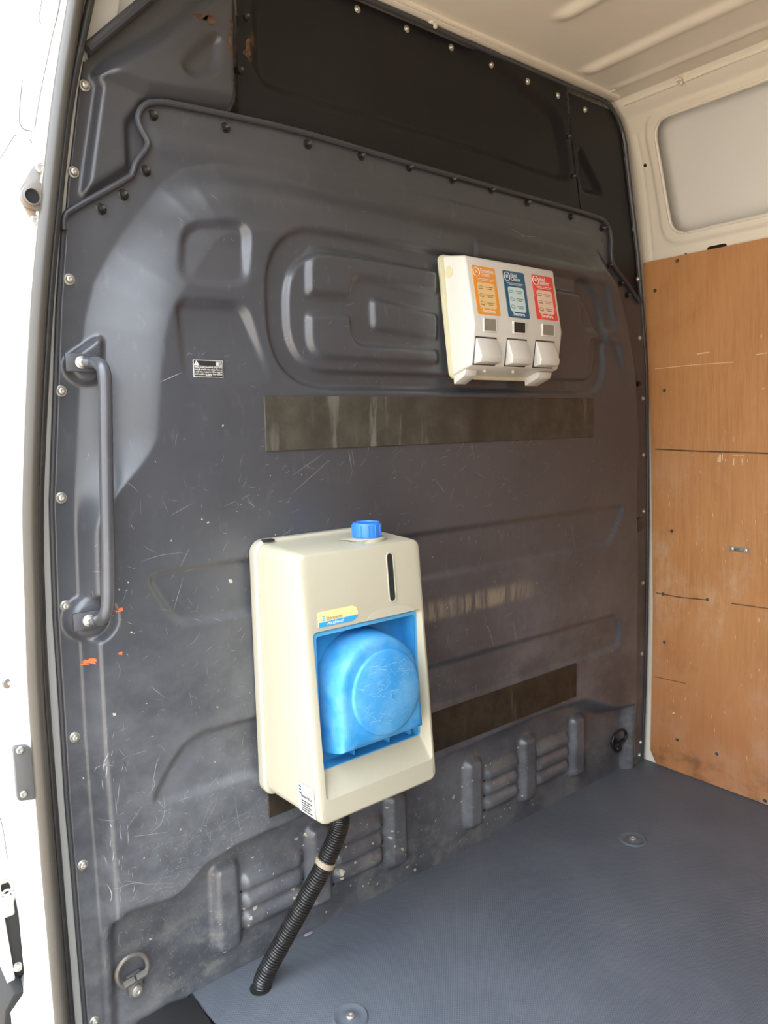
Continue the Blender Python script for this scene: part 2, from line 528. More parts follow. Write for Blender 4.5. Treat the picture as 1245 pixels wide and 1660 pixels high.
BUL = PP([(420, 272), (350, 262), (300, 272), (262, 298), (225, 345), (185, 400), (155, 455), (140, 520), (133, 600), (128, 700), (125, 800), (128, 900), (133, 1040), (142, 1200), (158, 1400), (175, 1660)], 0.03)
BUL = [(1.33, 1.472)] + BUL + [(0.02, -0.3), (1.60, -0.3)] + PP([(1036, 1140), (1038, 900), (1036, 700), (1030, 600), (1018, 520), (1000, 450), (972, 400)], 0.03)
REC = PP([(186, 1700), (181, 1530), (186, 1502), (205, 1485), (275, 1462), (300, 1445), (335, 1405), (380, 1376), (420, 1357)], 0.035)
REC = REC + [(0.50, 0.272), (0.77, 0.274)] + PP([(800, 1193), (900, 1152), (940, 1140), (962, 1146), (985, 1152), (1020, 1146)], 0.035) + [(1.572, 0.20), (1.578, -0.3), (0.03, -0.3)]

RO = fillet(PP([(436, 330), (900, 412), (962, 640), (430, 625)], 0.055), 0.12, 8)
zt, zb = 1.397, 1.110
RO = fillet([(0.372, zt), (1.37, zt), (1.40, zb), (0.372, zb)], 0.125, 10)
RI = fillet([(0.414, zt - 0.042), (1.33, zt - 0.042), (1.36, zb + 0.032), (0.410, zb + 0.032)], 0.095, 10)
EA = fillet(PP([(497, 398), (560, 406)], .06) + [(1.30, 1.318), (1.30, 1.165)] + PP([(560, 582), (498, 578)], .06), 0.055, 6)
ESL = PP([(470, 476), (580, 481), (580, 512), (470, 508)], .06)
EIN = fillet(PP([(562, 446)], .06) + [(1.25, 1.285), (1.25, 1.19)] + PP([(566, 560)], .06), 0.035, 5)
EBAR = fillet(PP([(600, 484)], .06) + [(0.80, 1.262), (0.80, 1.213)] + PP([(602, 533)], .06), 0.012, 4)
PKT = [fillet(PP([(308, 360), (404, 360), (400, 462), (294, 455)], .06), 0.03, 5),
       fillet(PP([(288, 488), (396, 494), (440, 622), (300, 622)], .06), 0.02, 5),
       fillet(PP([(936, 452), (985, 462), (998, 536), (946, 536)], .055), 0.02, 5),
       fillet(PP([(957, 548), (1003, 556), (1014, 640), (952, 640)], .055), 0.02, 5)]
PKZ = [(1.245, 1.345), (1.115, 1.235), (1.22, 1.30), (1.12, 1.215)]
GR1 = fillet([(0.128, 0.806), (1.490, 0.806), (1.42, 0.706), (0.180, 0.712)], 0.03, 5)
GR2 = fillet([(0.185, 0.512), (1.465, 0.502), (1.475, 0.43), (1.46, 0.406), (0.110, 0.410)], 0.04, 5)
RIBX = [0.264, 0.475, 0.683, 0.928, 1.13, 1.34]
LOUV = [(0.300, 0.432), (0.515, 0.640), (0.975, 1.090), (1.168, 1.300)]
BOSS1 = PP([(118, 576), (166, 543), (166, 600), (158, 618), (135, 622), (116, 608), (110, 590)], 0.035)
BOSS2 = onY(147, 1003, -0.035)[[0, 2]]

def h_low(X, Z):
    main = MLO + (MUP - MLO) * sm((Z - 0.82) / 0.2)
    d = -sdf(X, Z, BUL)
    w = 0.022 + (0.115 - 0.022) * sm((Z - 0.88) / 0.16)
    w = np.where(X > 0.9, 0.05, w)
    w = w + (0.06 - w) * sm((Z - 1.38) / 0.07)
    t = np.clip(d / w, 0, 1)
    h = RIM + (main - RIM) * (0.65 * t + 0.35 * sm(t))
    # raised upper edge strip that carries the studs
    h = h + 0.004 * sm((d + 0.12) / 0.02) * 0
    a = inn(X, Z, RO, 0.016) - inn(X, Z, RI, 0.010)
    h = h - 0.012 * a
    ea = inn(X, Z, EA, 0.016); es = inn(X, Z, ESL, 0.018); ei = inn(X, Z, EIN, 0.018)
    h = h + (0.011 * ea * (1 - es) * (1 - ei) + 0.010 * inn(X, Z, EBAR, 0.016)) * sm((0.782 - X) / 0.02)
    for p, (z0, z1) in zip(PKT, PKZ):
        h = h - 0.013 * inn(X, Z, p, 0.018) * np.clip((Z - z0) / (z1 - z0), 0, 1)
    h = h - 0.009 * inn(X, Z, GR1, 0.018) - 0.009 * inn(X, Z, GR2, 0.018)
    # floor recess
    r = sm(0.5 - sdf(X, Z, REC) / 0.040)
    rec = np.zeros(X.shape)
    for x in RIBX:
        rec = rec + 0.020 * inn(X, Z, fillet([(x - .024, .226), (x + .024, .226), (x + .026, .055), (x - .026, .055)], .016), 0.020)
    for x0, x1 in LOUV:
        for zc in (0.172, 0.133, 0.095):
            rec = rec + 0.015 * inn(X, Z, fillet([(x0, zc + .014), (x1, zc + .014), (x1, zc - .016), (x0, zc - .016)], .014), 0.022)
    h = h * (1 - r) + rec * r
    # handle bosses
    k = inn(X, Z, fillet(BOSS1, 0.012), 0.012); h = h * (1 - k) + 0.038 * k
    d2 = np.hypot(X - BOSS2[0], Z - BOSS2[1])
    k = sm((0.040 - d2) / 0.010); h = h * (1 - k) + 0.034 * k
    k = sm((0.030 - d2) / 0.006); h = h + 0.005 * k
    # fold line below the studs
    h = h + 0.004 * sm((1.523 - 0.004 * X - Z) / 0.004) * sm((X - 0.18) / 0.03) * sm((1.42 - X) / 0.02) * 0.7 * sm((Z - 1.47) / 0.03)
    return h

def h_at(x, z):
    return float(h_low(np.array([x]), np.array([z]))[0])

UP1 = PP([(166, 128), (178, 130), (236, 156), (222, 178), (207, 196), (210, 268), (150, 306), (141, 309)], 0.03)
UP2 = PP([(163, 122), (180, 104), (262, 56), (380, -40), (384, 170), (300, 158), (240, 150), (178, 124)], 0.03)
UPP = fillet(PP([(292, 108), (332, 66), (352, 62), (350, 118), (310, 126)], 0.03), 0.02)
CEN = fillet(PP([(412, -40), (640, -40), (905, 188), (922, 296), (800, 252), (600, 190), (414, 138)], 0.01), 0.05)
TRI = fillet(PP([(936, 238), (974, 316), (942, 308)], 0.01), 0.02)
def h_up(X, Z):
    h = np.full(X.shape, 0.014)
    h = h + 0.012 * inn(X, Z, UP1, 0.016) + 0.026 * inn(X, Z, UP2, 0.03)
    h = h - 0.010 * inn(X, Z, UPP, 0.02)
    h = h - 0.014 * inn(X, Z, CEN, 0.03)
    h = h - 0.012 * inn(X, Z, TRI, 0.02)
    return h

def grid_mesh(z0, z1, dz, nx, hf, mask=None, sx=(0.0, 1.0), edge=True):
    nz = int((z1 - z0) / dz) + 1
    zs = np.linspace(z0, z1, nz)
    s = np.linspace(sx[0], sx[1], nx)
    Z = np.repeat(zs[:, None], nx, 1)
    L, Rr = xl(zs)[:, None], xr(zs)[:, None]
    X = L + (Rr - L) * s[None, :]
    H = hf(X, Z)
    if edge:                                  # turn the outer edges back
        H[:, 0] -= 0.012; H[:, -1] -= 0.012
        X[:, 0] = X[:, 1]; X[:, -1] = X[:, -2]
    V = np.stack([X, -H, Z], -1).reshape(-1, 3)
    idx = np.arange(nz * nx).reshape(nz, nx)
    q = np.stack([idx[:-1, :-1], idx[:-1, 1:], idx[1:, 1:], idx[1:, :-1]], -1).reshape(-1, 4)
    if mask is not None:
        keep = mask(X, Z).reshape(-1)
        q = q[keep[q].all(1)]
    used = np.unique(q); re = np.full(len(V), -1); re[used] = np.arange(len(used))
    return V[used], re[q]
def fast_part(name, V, Q, material, parent, origin=(0, 0, 0), smooth=True, **props):
    me = bpy.data.meshes.new(name)
    me.vertices.add(len(V)); me.vertices.foreach_set('co', (V - np.asarray(origin)).astype(np.float32).ravel())
    me.loops.add(Q.size); me.loops.foreach_set('vertex_index', Q.astype(np.int32).ravel())
    me.polygons.add(len(Q)); me.polygons.foreach_set('loop_start', np.arange(0, Q.size, 4, dtype=np.int32))
    me.update(calc_edges=True); me.validate()
    me.materials.append(MT[material])
    if smooth: me.shade_smooth()
    o = bpy.data.objects.new(name, me); COL.objects.link(o)
    ORG[o] = np.array(origin, float)
    if parent is not None:
        o.parent = parent; o.location = Vector((ORG[o] - ORG[parent]).tolist())
    else: o.location = Vector([float(c) for c in origin])
    return setp(o, **props)

# ================================================================== STRUCTURE
# ---- front bulkhead
wall_front = root('wall_front', (0.82, 0, 0), 'dark grey moulded bulkhead across the front of the load space', 'wall', kind='structure')
lowmask = lambda X, Z: sdf(X, Z, LOWMASK) < 0.002
V, Q = grid_mesh(-0.16, 1.58, 0.0036, 470, h_low, lowmask)
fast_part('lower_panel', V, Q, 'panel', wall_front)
JL = PP([(386, -30), (384, 60), (376, 150), (372, 172)], 0.03)      # joints between the upper pieces
JR = PP([(918, 150), (925, 235), (938, 330), (942, 360)], 0.012)
def jl(z): return lerpz(z, [(b, a) for a, b in JL])
def jr(z): return lerpz(z, [(b, a) for a, b in JR])
CUT = PP([(120, 100), (133, 97), (143, 86), (141, 76), (240, -8), (330, -80)], 0.02)
def cutz(X): return np.interp(X, [a for a, _ in CUT], [b for _, b in CUT])
upz = lambda X, Z: np.where(X < 0.45, np.minimum(cutz(X), 1.86), 1.862)
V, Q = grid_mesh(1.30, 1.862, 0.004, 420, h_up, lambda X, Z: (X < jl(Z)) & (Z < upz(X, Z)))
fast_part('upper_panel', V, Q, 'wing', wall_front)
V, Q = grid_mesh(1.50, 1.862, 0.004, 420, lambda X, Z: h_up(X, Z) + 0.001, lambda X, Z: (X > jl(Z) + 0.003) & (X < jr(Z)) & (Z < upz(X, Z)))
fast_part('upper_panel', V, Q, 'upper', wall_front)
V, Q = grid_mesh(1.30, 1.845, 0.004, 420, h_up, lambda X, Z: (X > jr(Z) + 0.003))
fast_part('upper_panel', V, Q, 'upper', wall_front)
# rolled bead on the top edge of the lower panel
part('edge_bead', tube([(x, -0.026, z) for x, z in SEAMS], 0.0050, 10), 'bead', wall_front)
# left top rail
a, b = onY(141, 80, -0.03), onY(262, -22, -0.03)
part('edge_rail', tube([a, a * .5 + b * .5, b], 0.0085, 10), 'bead', wall_front)
# top rubber edge and right lip
part('edge_rail', tube([(x, -0.014, 1.860) for x in np.linspace(0.42, 1.43, 20)] + [(1.448, -0.015, 1.854)] + [(float(xr(np.array([z]))[0]) + .003, -.018, z) for z in (1.828, 1.80)], 0.0052, 8), 'bead', wall_front)
zz = np.linspace(0.0, 1.80, 60)
part('edge_rail', tube([(xr(np.array([z]))[0] + 0.003, -0.018, z) for z in zz], 0.0058, 8), 'bead', wall_front)
zz = np.linspace(0.0, 1.345, 60)
part('edge_rail', tube([(xl(np.array([z]))[0] + 0.001, -0.018, z) for z in zz], 0.0042, 8), 'bead', wall_front)
# white body sheet behind the bulkhead
V = []; zs = np.linspace(-0.16, 1.94, 43)
for z in zs:
    V += [(xl(np.array([min(z, 1.59)]))[0] - 0.035 + 0.45 * max(0, z - 1.59), 0.022, z), (1.76, 0.022, z)]
part('body_sheet', (V, [(2 * i, 2 * i + 1, 2 * i + 3, 2 * i + 2) for i in range(len(zs) - 1)]), 'white', wall_front)

# bolts
bolt_me = part('bolt', cat(lathe([(0.0072, -0.002), (0.0076, 0.0012), (0.0068, 0.0018)], (0, 0, 0)),
                           lathe([(0.0056, 0.0015), (0.0054, 0.0035), (0.0042, 0.0050), (0.0022, 0.0055), (0.0020, 0.0035), (0.0005, 0.0033)], (0, 0, 0))), 'steel', wall_front, origin=(0, 0, 0))
bm_ = bolt_me.data
def put_bolts(lst, hf, first=None, sc=1.0):
    for u, v in lst:
        p = onY(u, v, -0.02)
        for _ in range(3):
            h = float(hf(np.array([p[0]]), np.array([p[2]]))[0]); p = onY(u, v, -h)
        inst(bm_, 'bolt', (p[0], -h, p[2]), wall_front, rot=(0, random.uniform(0, 6), 0), scale=(sc,) * 3)
bpy.data.objects.remove(bolt_me, do_unlink=True)
put_bolts([(112, 453), (99, 634), (99, 807), (106, 982), (121, 1195), (134, 1402), (153, 1655)], h_low, sc=1.12)
put_bolts([(137, 139), (119, 279)], h_up, sc=1.12)
put_bolts([(579, 15), (659, 47), (731, 77), (796, 105), (855, 132), (904, 155), (948, 178), (1014, 258), (1027, 372)], h_up, sc=0.95)
put_bolts([(1034, 453), (1037, 548), (1042, 646), (1043, 738), (1043, 829), (1042, 945), (1040, 1060), (1038, 1203), (1036, 1224)], h_low, sc=0.9)
# studs with nuts
def hexprism(r, h0, h1): return lathe([(r, h0), (r, h1)], (0, 0, 0), n=6)
st = part('stud', cat(lathe([(0.0095, -0.002), (0.0095, 0.001), (0.0085, 0.0016)], (0, 0, 0), n=18), hexprism(0.0068, 0.001, 0.007)), 'blackmetal', wall_front, origin=(0, 0, 0))
th = part('thread_end', lathe([(0.0036, 0.006), (0.0036, 0.0125), (0.0028, 0.0138)], (0, 0, 0), n=12), 'darksteel', st, origin=(0, 0, 0))
st_me, th_me = st.data, th.data
bpy.data.objects.remove(th, do_unlink=True); bpy.data.objects.remove(st, do_unlink=True)
def put_studs(lst, hf, sc=1.0):
    for u, v in lst:
        p = onY(u, v, -0.03)
        for _ in range(3):
            h = float(hf(np.array([p[0]]), np.array([p[2]]))[0]); p = onY(u, v, -h - 0.004)
        o = inst(st_me, 'stud', (p[0], -h, p[2]), wall_front, rot=(0, random.uniform(0, 1), 0), scale=(sc,) * 3)
        t = bpy.data.objects.new('thread_end', th_me); COL.objects.link(t); t.parent = o; ORG[t] = ORG[o]
put_studs([(249, 186), (367, 206), (500, 233), (587, 252), (665, 271), (735, 291), (798, 308), (856, 328), (927, 351), (977, 370), (165, 338), (201, 315), (237, 276), (988, 430), (1007, 459), (1018, 478), (1036, 622)], h_low, 0.92)
put_studs([(399, 28), (389, 114), (921, 222), (929, 286)], h_up, 0.92)
# slot beside the bead
s0, s1 = onY(240, 218, -0.017), onY(241, 236, -0.017)
part('slot_hole', lathe([(0.005, 0), (0.005, 0.001)], (s0 + s1) / 2, n=12), 'hole', wall_front)
# dark pad on the right rim
p = onY(1037, 850, -0.028); part('rubber_pad', lathe([(0.020, -0.01), (0.020, 0.003), (0.016, 0.005), (0.004, 0.005), (0.003, 0.0065)], p, n=20), 'bead', wall_front)
# dots at the louvre tips
hol = []
for x0, x1 in LOUV:
    for zc in (0.156, 0.117, 0.079):
        hol.append(lathe([(0.0032, 0), (0.0032, 0.0006)], (x0 - 0.004, -0.0022, zc), n=8))
        hol.append(lathe([(0.0028, 0), (0.0028, 0.0006)], (x1 + 0.004, -0.0022, zc + 0.006), n=8))
part('drain_holes', cat(*hol), 'hole', wall_front, kind='stuff')

# ---- scratches, specks, scuffs lying on the panel
def ribbon(pts, w, off=0.0007):
    """thin tapered mark that follows the panel"""
    P = np.array(pts, float); n = len(P)
    T = np.gradient(P, axis=0); T /= np.linalg.norm(T, axis=1)[:, None] + 1e-9
    N = np.stack([-T[:, 1], T[:, 0]], 1)
    ww = w * np.sin(np.linspace(0.25, math.pi - 0.25, n))[:, None] * 0.5
    A, B = P + N * ww, P - N * ww
    V = []
    for q in (A, B):
        h = h_low(q[:, 0], q[:, 1]) + off
        V.append(np.stack([q[:, 0], -h, q[:, 1]], 1))
    V = np.concatenate(V)
    return [tuple(v) for v in V], [(i, i + 1, n + i + 1, n + i) for i in range(n - 1)]
def scr(x, z, L, ang, curve=0.0, w=0.0008):
    n = max(3, int(L / 0.009) + 1)
    s = np.linspace(-0.5, 0.5, n)
    a = ang + curve * s
    dx, dz = np.cos(a) * L / n, np.sin(a) * L / n
    px, pz = np.cumsum(dx), np.cumsum(dz)
    return ribbon(np.stack([x + px - px.mean(), z + pz - pz.mean()], 1), w)
marks = []
def ok(x, z):
    return xl(np.array([z]))[0] + 0.02 < x < xr(np.array([z]))[0] - 0.03
def scatter(n, xr_, zr_, Lr, wr, amu=None, asd=0.5):
    for _ in range(n):
        x, z = random.uniform(*xr_), random.uniform(*zr_)
        if not ok(x, z): continue
        L = random.uniform(*Lr) * random.uniform(0.4, 1)
        an = random.gauss(amu, asd) if amu is not None else random.uniform(0, math.pi)
        marks.append(scr(x, z, L, an, random.gauss(0, 0.5), random.uniform(*wr)))
scatter(260, (0.05, 1.5), (0.30, 1.08), (0.006, 0.05), (0.0003, 0.0007))
scatter(110, (0.3, 1.2), (0.80, 1.0), (0.008, 0.06), (0.0003, 0.0007), 0.5, 0.6)
scatter(130, (0.06, 0.40), (0.24, 0.42), (0.008, 0.05), (0.0004, 0.0008))
scatter(420, (0.12, 0.34), (0.22, 0.35), (0.003, 0.016), (0.0004, 0.0009))
scatter(380, (0.06, 0.40), (0.01, 0.24), (0.003, 0.016), (0.0004, 0.0009), 1.4, 0.7)
scatter(420, (0.36, 1.40), (0.01, 0.24), (0.003, 0.022), (0.0004, 0.0010), 0.6, 0.8)
scatter(120, (0.04, 0.36), (0.40, 0.95), (0.004, 0.04), (0.0003, 0.0007))
scatter(90, (0.20, 0.80), (1.08, 1.45), (0.006, 0.03), (0.0003, 0.0007))
scatter(130, (0.62, 1.50), (0.40, 0.80), (0.006, 0.04), (0.0004, 0.0010), 1.5, 0.3)
scatter(40, (0.03, 0.08), (0.10, 0.60), (0.01, 0.05), (0.0005, 0.0014), 1.45, 0.15)
def pline(pts, w):
    q = PP(pts, 0.05); q = [p for p in smooth_path(q, 6)]
    marks.append(ribbon([tuple(p) for p in q], w * .7))
for pts, w in [([(268, 1290), (262, 1330), (240, 1352)], .0014), ([(245, 1280), (252, 1240), (258, 1226)], .0014), ([(215, 1355), (270, 1348)], .0011), ([(380, 1292), (385, 1330), (392, 1352)], .001),
               ([(184, 1442), (215, 1430), (240, 1432), (280, 1430)], .0012), ([(284, 990), (300, 935)], .0009), ([(290, 920), (306, 888)], .0009), ([(228, 910), (260, 900), (300, 895)], .0008),
               ([(204, 1250), (200, 1235), (203, 1245)], .0016), ([(240, 1290), (250, 1270), (246, 1262)], .0016), ([(560, 730), (566, 760)], .0016), ([(565, 728), (570, 755)], .0012), ([(470, 800), (530, 745)], .001),
               ([(470, 770), (520, 735)], .001), ([(275, 835), (310, 815)], .0009), ([(440, 880), (475, 855)], .001), ([(850, 370), (865, 378), (885, 380)], .0014), ([(842, 366), (860, 376)], .001),
               ([(760, 720), (764, 745)], .0014), ([(700, 775), (720, 800)], .0010), ([(930, 850), (935, 890)], .0014), ([(790, 1015), (800, 1050)], .0018), ([(830, 1005), (838, 1050)], .0018), ([(255, 620), (290, 605)], .0014),
               ([(206, 1340), (230, 1305)], .0010), ([(340, 1300), (325, 1340)], .0009), ([(352, 1295), (335, 1330)], .0009)]:
    pline(pts, w)
part('scratch', cat(*marks), 'scratch', wall_front, sharp=0, kind='stuff')
def blob(u, v, r, hf=h_low, hg=0.05, irr=0.45, el=1.0, off=0.0009, n=9):
    p = onY(u, v, -hg)
    for _ in range(2):
        hh = float(hf(np.array([p[0]]), np.array([p[2]]))[0]); p = onY(u, v, -hh)
    V = []
    for k in range(n):
        a = 2 * math.pi * k / n
        q = r * random.uniform(1 - irr, 1 + irr)
        V.append((p[0] + q * math.cos(a), p[2] + q * math.sin(a) * el))
    V.append((p[0], p[2]))
    V = np.array(V); hh = hf(V[:, 0], V[:, 1]) + off
    V = [tuple(q) for q in np.stack([V[:, 0], -hh, V[:, 1]], 1)]
    return V, [(k, (k + 1) % n, n) for k in range(n)]
bl = []
for u, v, r in [(373, 942, .005), (213, 1025, .0028), (361, 690, .002), (352, 1146, .002), (213, 852, .0012), (327, 842, .002), (337, 847, .002), (384, 829, .0012), (185, 1158, .003), (237, 1140, .002), (135, 1261, .0018), (370, 1374, .003), (409, 1390, .003), (205, 957, .0018),
                (480, 1360, .005), (498, 1356, .004), (488, 1382, .004), (490, 1396, .004), (560, 1372, .004), (475, 1440, .006), (478, 1456, .005), (412, 1470, .006), (420, 1464, .005), (408, 1488, .004), (555, 1415, .007), (548, 1420, .005), (636, 1360, .004), (652, 1376, .005), (640, 1372, .003),
                (735, 1292, .005), (787, 1326, .005), (785, 1330, .003), (698, 1281, .002), (575, 1398, .003), (600, 1425, .003), (660, 1405, .004), (672, 1410, .004), (360, 1540, .004), (243, 1522, .004), (470, 1262, .003), (520, 1420, .003), (870, 945, .003), (725, 985, .002)]:
    bl.append(blob(u, v, r * .8, irr=.6, el=random.uniform(.5, 1.2)))
for _ in range(90):
    x, z = random.uniform(.3, 1.2), random.uniform(.02, .2)
    u0 = M.T @ (np.array([x, 0, z]) - CAM); bl.append(blob(CX + F * u0[0] / -u0[2], CY - F * u0[1] / -u0[2], random.uniform(.0008, .0024)))
for _ in range(60):
    x, z = random.uniform(.05, 1.5), random.uniform(.3, 1.0)
    if not ok(x, z): continue
    u0 = M.T @ (np.array([x, -.05, z]) - CAM); bl.append(blob(CX + F * u0[0] / -u0[2], CY - F * u0[1] / -u0[2], random.uniform(.0006, .0014)))
part('paint_speck', cat(*bl), 'speck', wall_front, sharp=0, kind='stuff')
ob = [blob(146, 1074, .008, el=.45), blob(138, 1077, .004, el=.4), blob(152, 1071, .004, el=.6), blob(195, 988, .004, el=.7), blob(191, 991, .003, el=.5), blob(196, 1059, .0035, el=.8)]
part('paint_scuff', cat(*ob), 'orange', wall_front, sharp=0, kind='stuff')
rb = []
for u, v, r, el in [(317, 22, .006, .5), (328, 27, .009, .5), (338, 32, .009, .6), (344, 26, .005, .6), (373, 40, .004, 2.2), (372, 66, .004, 3), (371, 78, .003, 2), (408, 60, .005, 2.5), (404, 75, .008, 1.3), (398, 86, .006, .9), (402, 92, .006, 1.1), (410, 68, .004, 2), (382, 70, .003, 3), (380, 90, .003, 2)]:
    rb.append(blob(u, v, r, h_up, 0.02, .5, el, .0012))
part('rust_patch', cat(*rb), 'rust', wall_front, sharp=0, kind='stuff')

# ---- floor
floor = root('floor', (0.9, -1.5, 0), 'blue grey dimpled vinyl load floor', 'floor', kind='structure')
fl = [(0.190, 0.012), (0.190, -0.10), (0.20, -0.135), (0.222, -0.16), (0.235, -0.20), (0.235, -1.30), (0.0, -1.36), (0.0, -3.25), (1.70, -3.25), (1.70, 0.012)]
part('floor_sheet', poly_prism([(x, y, 0.0) for x, y in fl], (0, 0, -0.012)), 'floor', floor, sharp=20)
hp = onZ(425, 1600, 0)
part('floor_hole', lathe([(0.0205, -0.003), (0.0205, 0.0006)], (hp[0] - .003, hp[1], 0), (0, 0, 1), 24), 'hole', floor)
for u, v, r in ((568, 1648, 0.029), (1026, 1360, 0.030)):
    c = onZ(u, v, 0.002)
    cup = part('fixing_cup', lathe([(r * 1.14, -0.003), (r * 1.12, 0.0010), (r * 1.02, 0.0036), (r * .95, 0.0034), (r * .80, 0.0006), (r * .55, 0.0006), (r * .45, 0.0022), (r * .3, 0.0022)], (c[0], c[1], 0), (0, 0, 1), 28), 'cup', floor)
    part('bolt', lathe([(0.008, 0.0), (0.008, 0.003), (0.006, 0.0045), (0.003, 0.0045), (0.0025, 0.003)], (c[0], c[1], 0.0018), (0, 0, 1), 14), 'steel', cup)
# bent plastic shred at the edge
c = onZ(500, 1514, 0.004)
part('edge_tag', rbox(c, (0.018, 0.006, 0.003), 0.001), 'scratch', floor)

# ---- right side wall
def xw(z): return np.interp(z, [-.2, 0, .45, 1.0, 1.48, 1.60, 1.72, 1.80, 1.835, 1.852, 1.872], [1.668, 1.672, 1.677, 1.664, 1.631, 1.606, 1.572, 1.540, 1.515, 1.492, 1.470])
wz0, wz1 = 1.532, 1.812
WIN = fillet([(-0.085, wz1), (-0.098, wz0), (-1.05, wz0), (-1.05, wz1)], 0.05, 8)
WOUT = fillet([(-0.058, wz1 + .018), (-0.071, wz0 - .022), (-1.09, wz0 - .022), (-1.09, wz1 + .018)], 0.06, 8)
ys = np.concatenate([np.arange(0.02, -0.60, -0.004), np.arange(-0.60, -1.2, -0.02), np.arange(-1.2, -3.3, -0.1)])
zs = np.concatenate([np.arange(-0.16, 1.44, 0.04), np.arange(1.44, 1.873, 0.004)])
Yg, Zg = np.meshgrid(ys, zs)
Xg = xw(Zg) - 0.006 * (inn(Yg, Zg, WOUT, 0.012)) 
Xg += 0.0025 * np.exp(-((Zg - 1.503) / 0.0028) ** 2) + 0.0025 * np.exp(-((Yg + 0.034) / 0.003) ** 2) * (Zg > 1.44) * (Zg < 1.80)
Vw = np.stack([Xg, Yg, Zg], -1).reshape(-1, 3)
ix = np.arange(Vw.shape[0]).reshape(Yg.shape)
Qw = np.stack([ix[:-1, :-1], ix[1:, :-1], ix[1:, 1:], ix[:-1, 1:]], -1).reshape(-1, 4)
inside = (sdf(Yg, Zg, WIN) < -0.001).reshape(-1)
Qw = Qw[~inside[Qw].any(1)]
wall_right = root('wall_right', (1.67, -1.5, 0), 'off white painted side wall of the van', 'wall', kind='structure')
fast_part('side_sheet', Vw, Qw, 'inner', wall_right)
part('window_lip', tube([(float(xw(z)) - .004, y, z) for y, z in WIN], .0045, 8, closed=True), 'inner', wall_right)
wv = []
for i, z in enumerate(np.linspace(-0.18, 1.93, 40)):
    wv += [(float(xw(min(z, 1.80))) + 0.052 - .3 * max(0, z - 1.8), 0.05, z), (float(xw(min(z, 1.80))) + 0.052 - .3 * max(0, z - 1.8), -3.32, z)]
part('window_blank', (wv, [(2 * i, 2 * i + 1, 2 * i + 3, 2 * i + 2) for i in range(39)]), 'blank', wall_right, sharp=20)
# slot and little holes
a = onX(1161, 402, 1.627)
part('slot_hole', poly_prism([(1.6295 - .05 * (z - 1.486), y, z) for y, z in rrect(a[1] - .026, a[1] + .026, a[2] - .014, a[2] + .008, .006, 4)], (0.004, 0, 0)), 'hole', wall_right)
for u, v, r in ((1046, 268, .0045), (1112, 412, .003)):
    a = onX(u, v, 1.58); a = onX(u, v, float(xw(a[2])))
    a = onX(u, v, float(xw(a[2])))
    part('screw_hole', lathe([(r, 0), (r, 0.0012)], a, (-1, 0, -.3), 12), 'hole', wall_right)
# roof-side rail: two long folds with a clip
for dx, z, rr in ((0.004, 1.862, .006), (-0.07, 1.874, .006)):
    part('roof_fold', tube([(1.478 + dx, y, z) for y in np.linspace(-0.012 - (0.02 if dx else 0), -3.2, 12)], rr, 10, flat=.8), 'inner', wall_right)
def clip(p, parent, R=None):
    part('clip', cat(rbox(p, (0.022, 0.012, 0.006), 0.002), rbox(np.array(p) + (0.004, -0.004, -0.006), (0.008, 0.006, 0.008), 0.002), lathe([(.0025, -.002), (.0025, .0075)], np.array(p) + (-.006, -.002, 0), (0, -1, 0), 10)), 'inner', parent)
clip(onX(1101, 131, 1.47), wall_right)

# ---- ceiling
ceiling = root('ceiling', (0.8, -1.5, 1.87), 'cream painted ribbed van roof', 'ceiling', kind='structure')
xs = np.arange(0.02, 1.64, 0.006); ys = np.concatenate([np.arange(0.044, -0.8, -0.008), np.arange(-0.8, -3.3, -0.1)])
Xg, Yg = np.meshgrid(xs, ys)
Zc = 1.872 + 0.012 * np.sin(np.clip((Xg - 0.1) / 1.3, 0, 1) * math.pi) * np.clip(-Yg / 0.3, 0, 1)
Zc = Zc - 0.45 * np.clip(0.30 - Xg, 0, 1) ** 1.3
for x0, y0, wd, hh in ((1.030, -0.150, .034, .012), (1.268, -0.040, .034, .012), (0.78, -0.16, .034, .012), (0.53, -0.16, .034, .012), (1.40, -0.03, .020, .006)):
    end = sm((y0 - Yg) / 0.06)
    Zc -= hh * np.exp(-np.abs((Xg - x0) / (wd * .5)) ** 3) * end
Vc = np.stack([Xg, Yg, Zc], -1).reshape(-1, 3)
ix = np.arange(Vc.shape[0]).reshape(Xg.shape)
Qc = np.stack([ix[:-1, :-1], ix[:-1, 1:], ix[1:, 1:], ix[1:, :-1]], -1).reshape(-1, 4)
fast_part('roof_sheet', Vc, Qc, 'inner', ceiling)
part('roof_header', cat(rbox((0.93, -0.021, 1.870), (1.02, 0.022, 0.008), 0.002), tube([(x, -0.036, 1.872) for x in np.linspace(.42, 1.455, 8)], .006, 8)), 'inner', ceiling)
for u, v in ((701, 38), (813, 91), (912, 141)):
    clip(onZ(u, v, 1.866), ceiling)
part('corner_bracket', rbox(onZ(990, 176, 1.862), (0.03, 0.03, 0.004), 0.0015), 'inner', ceiling)

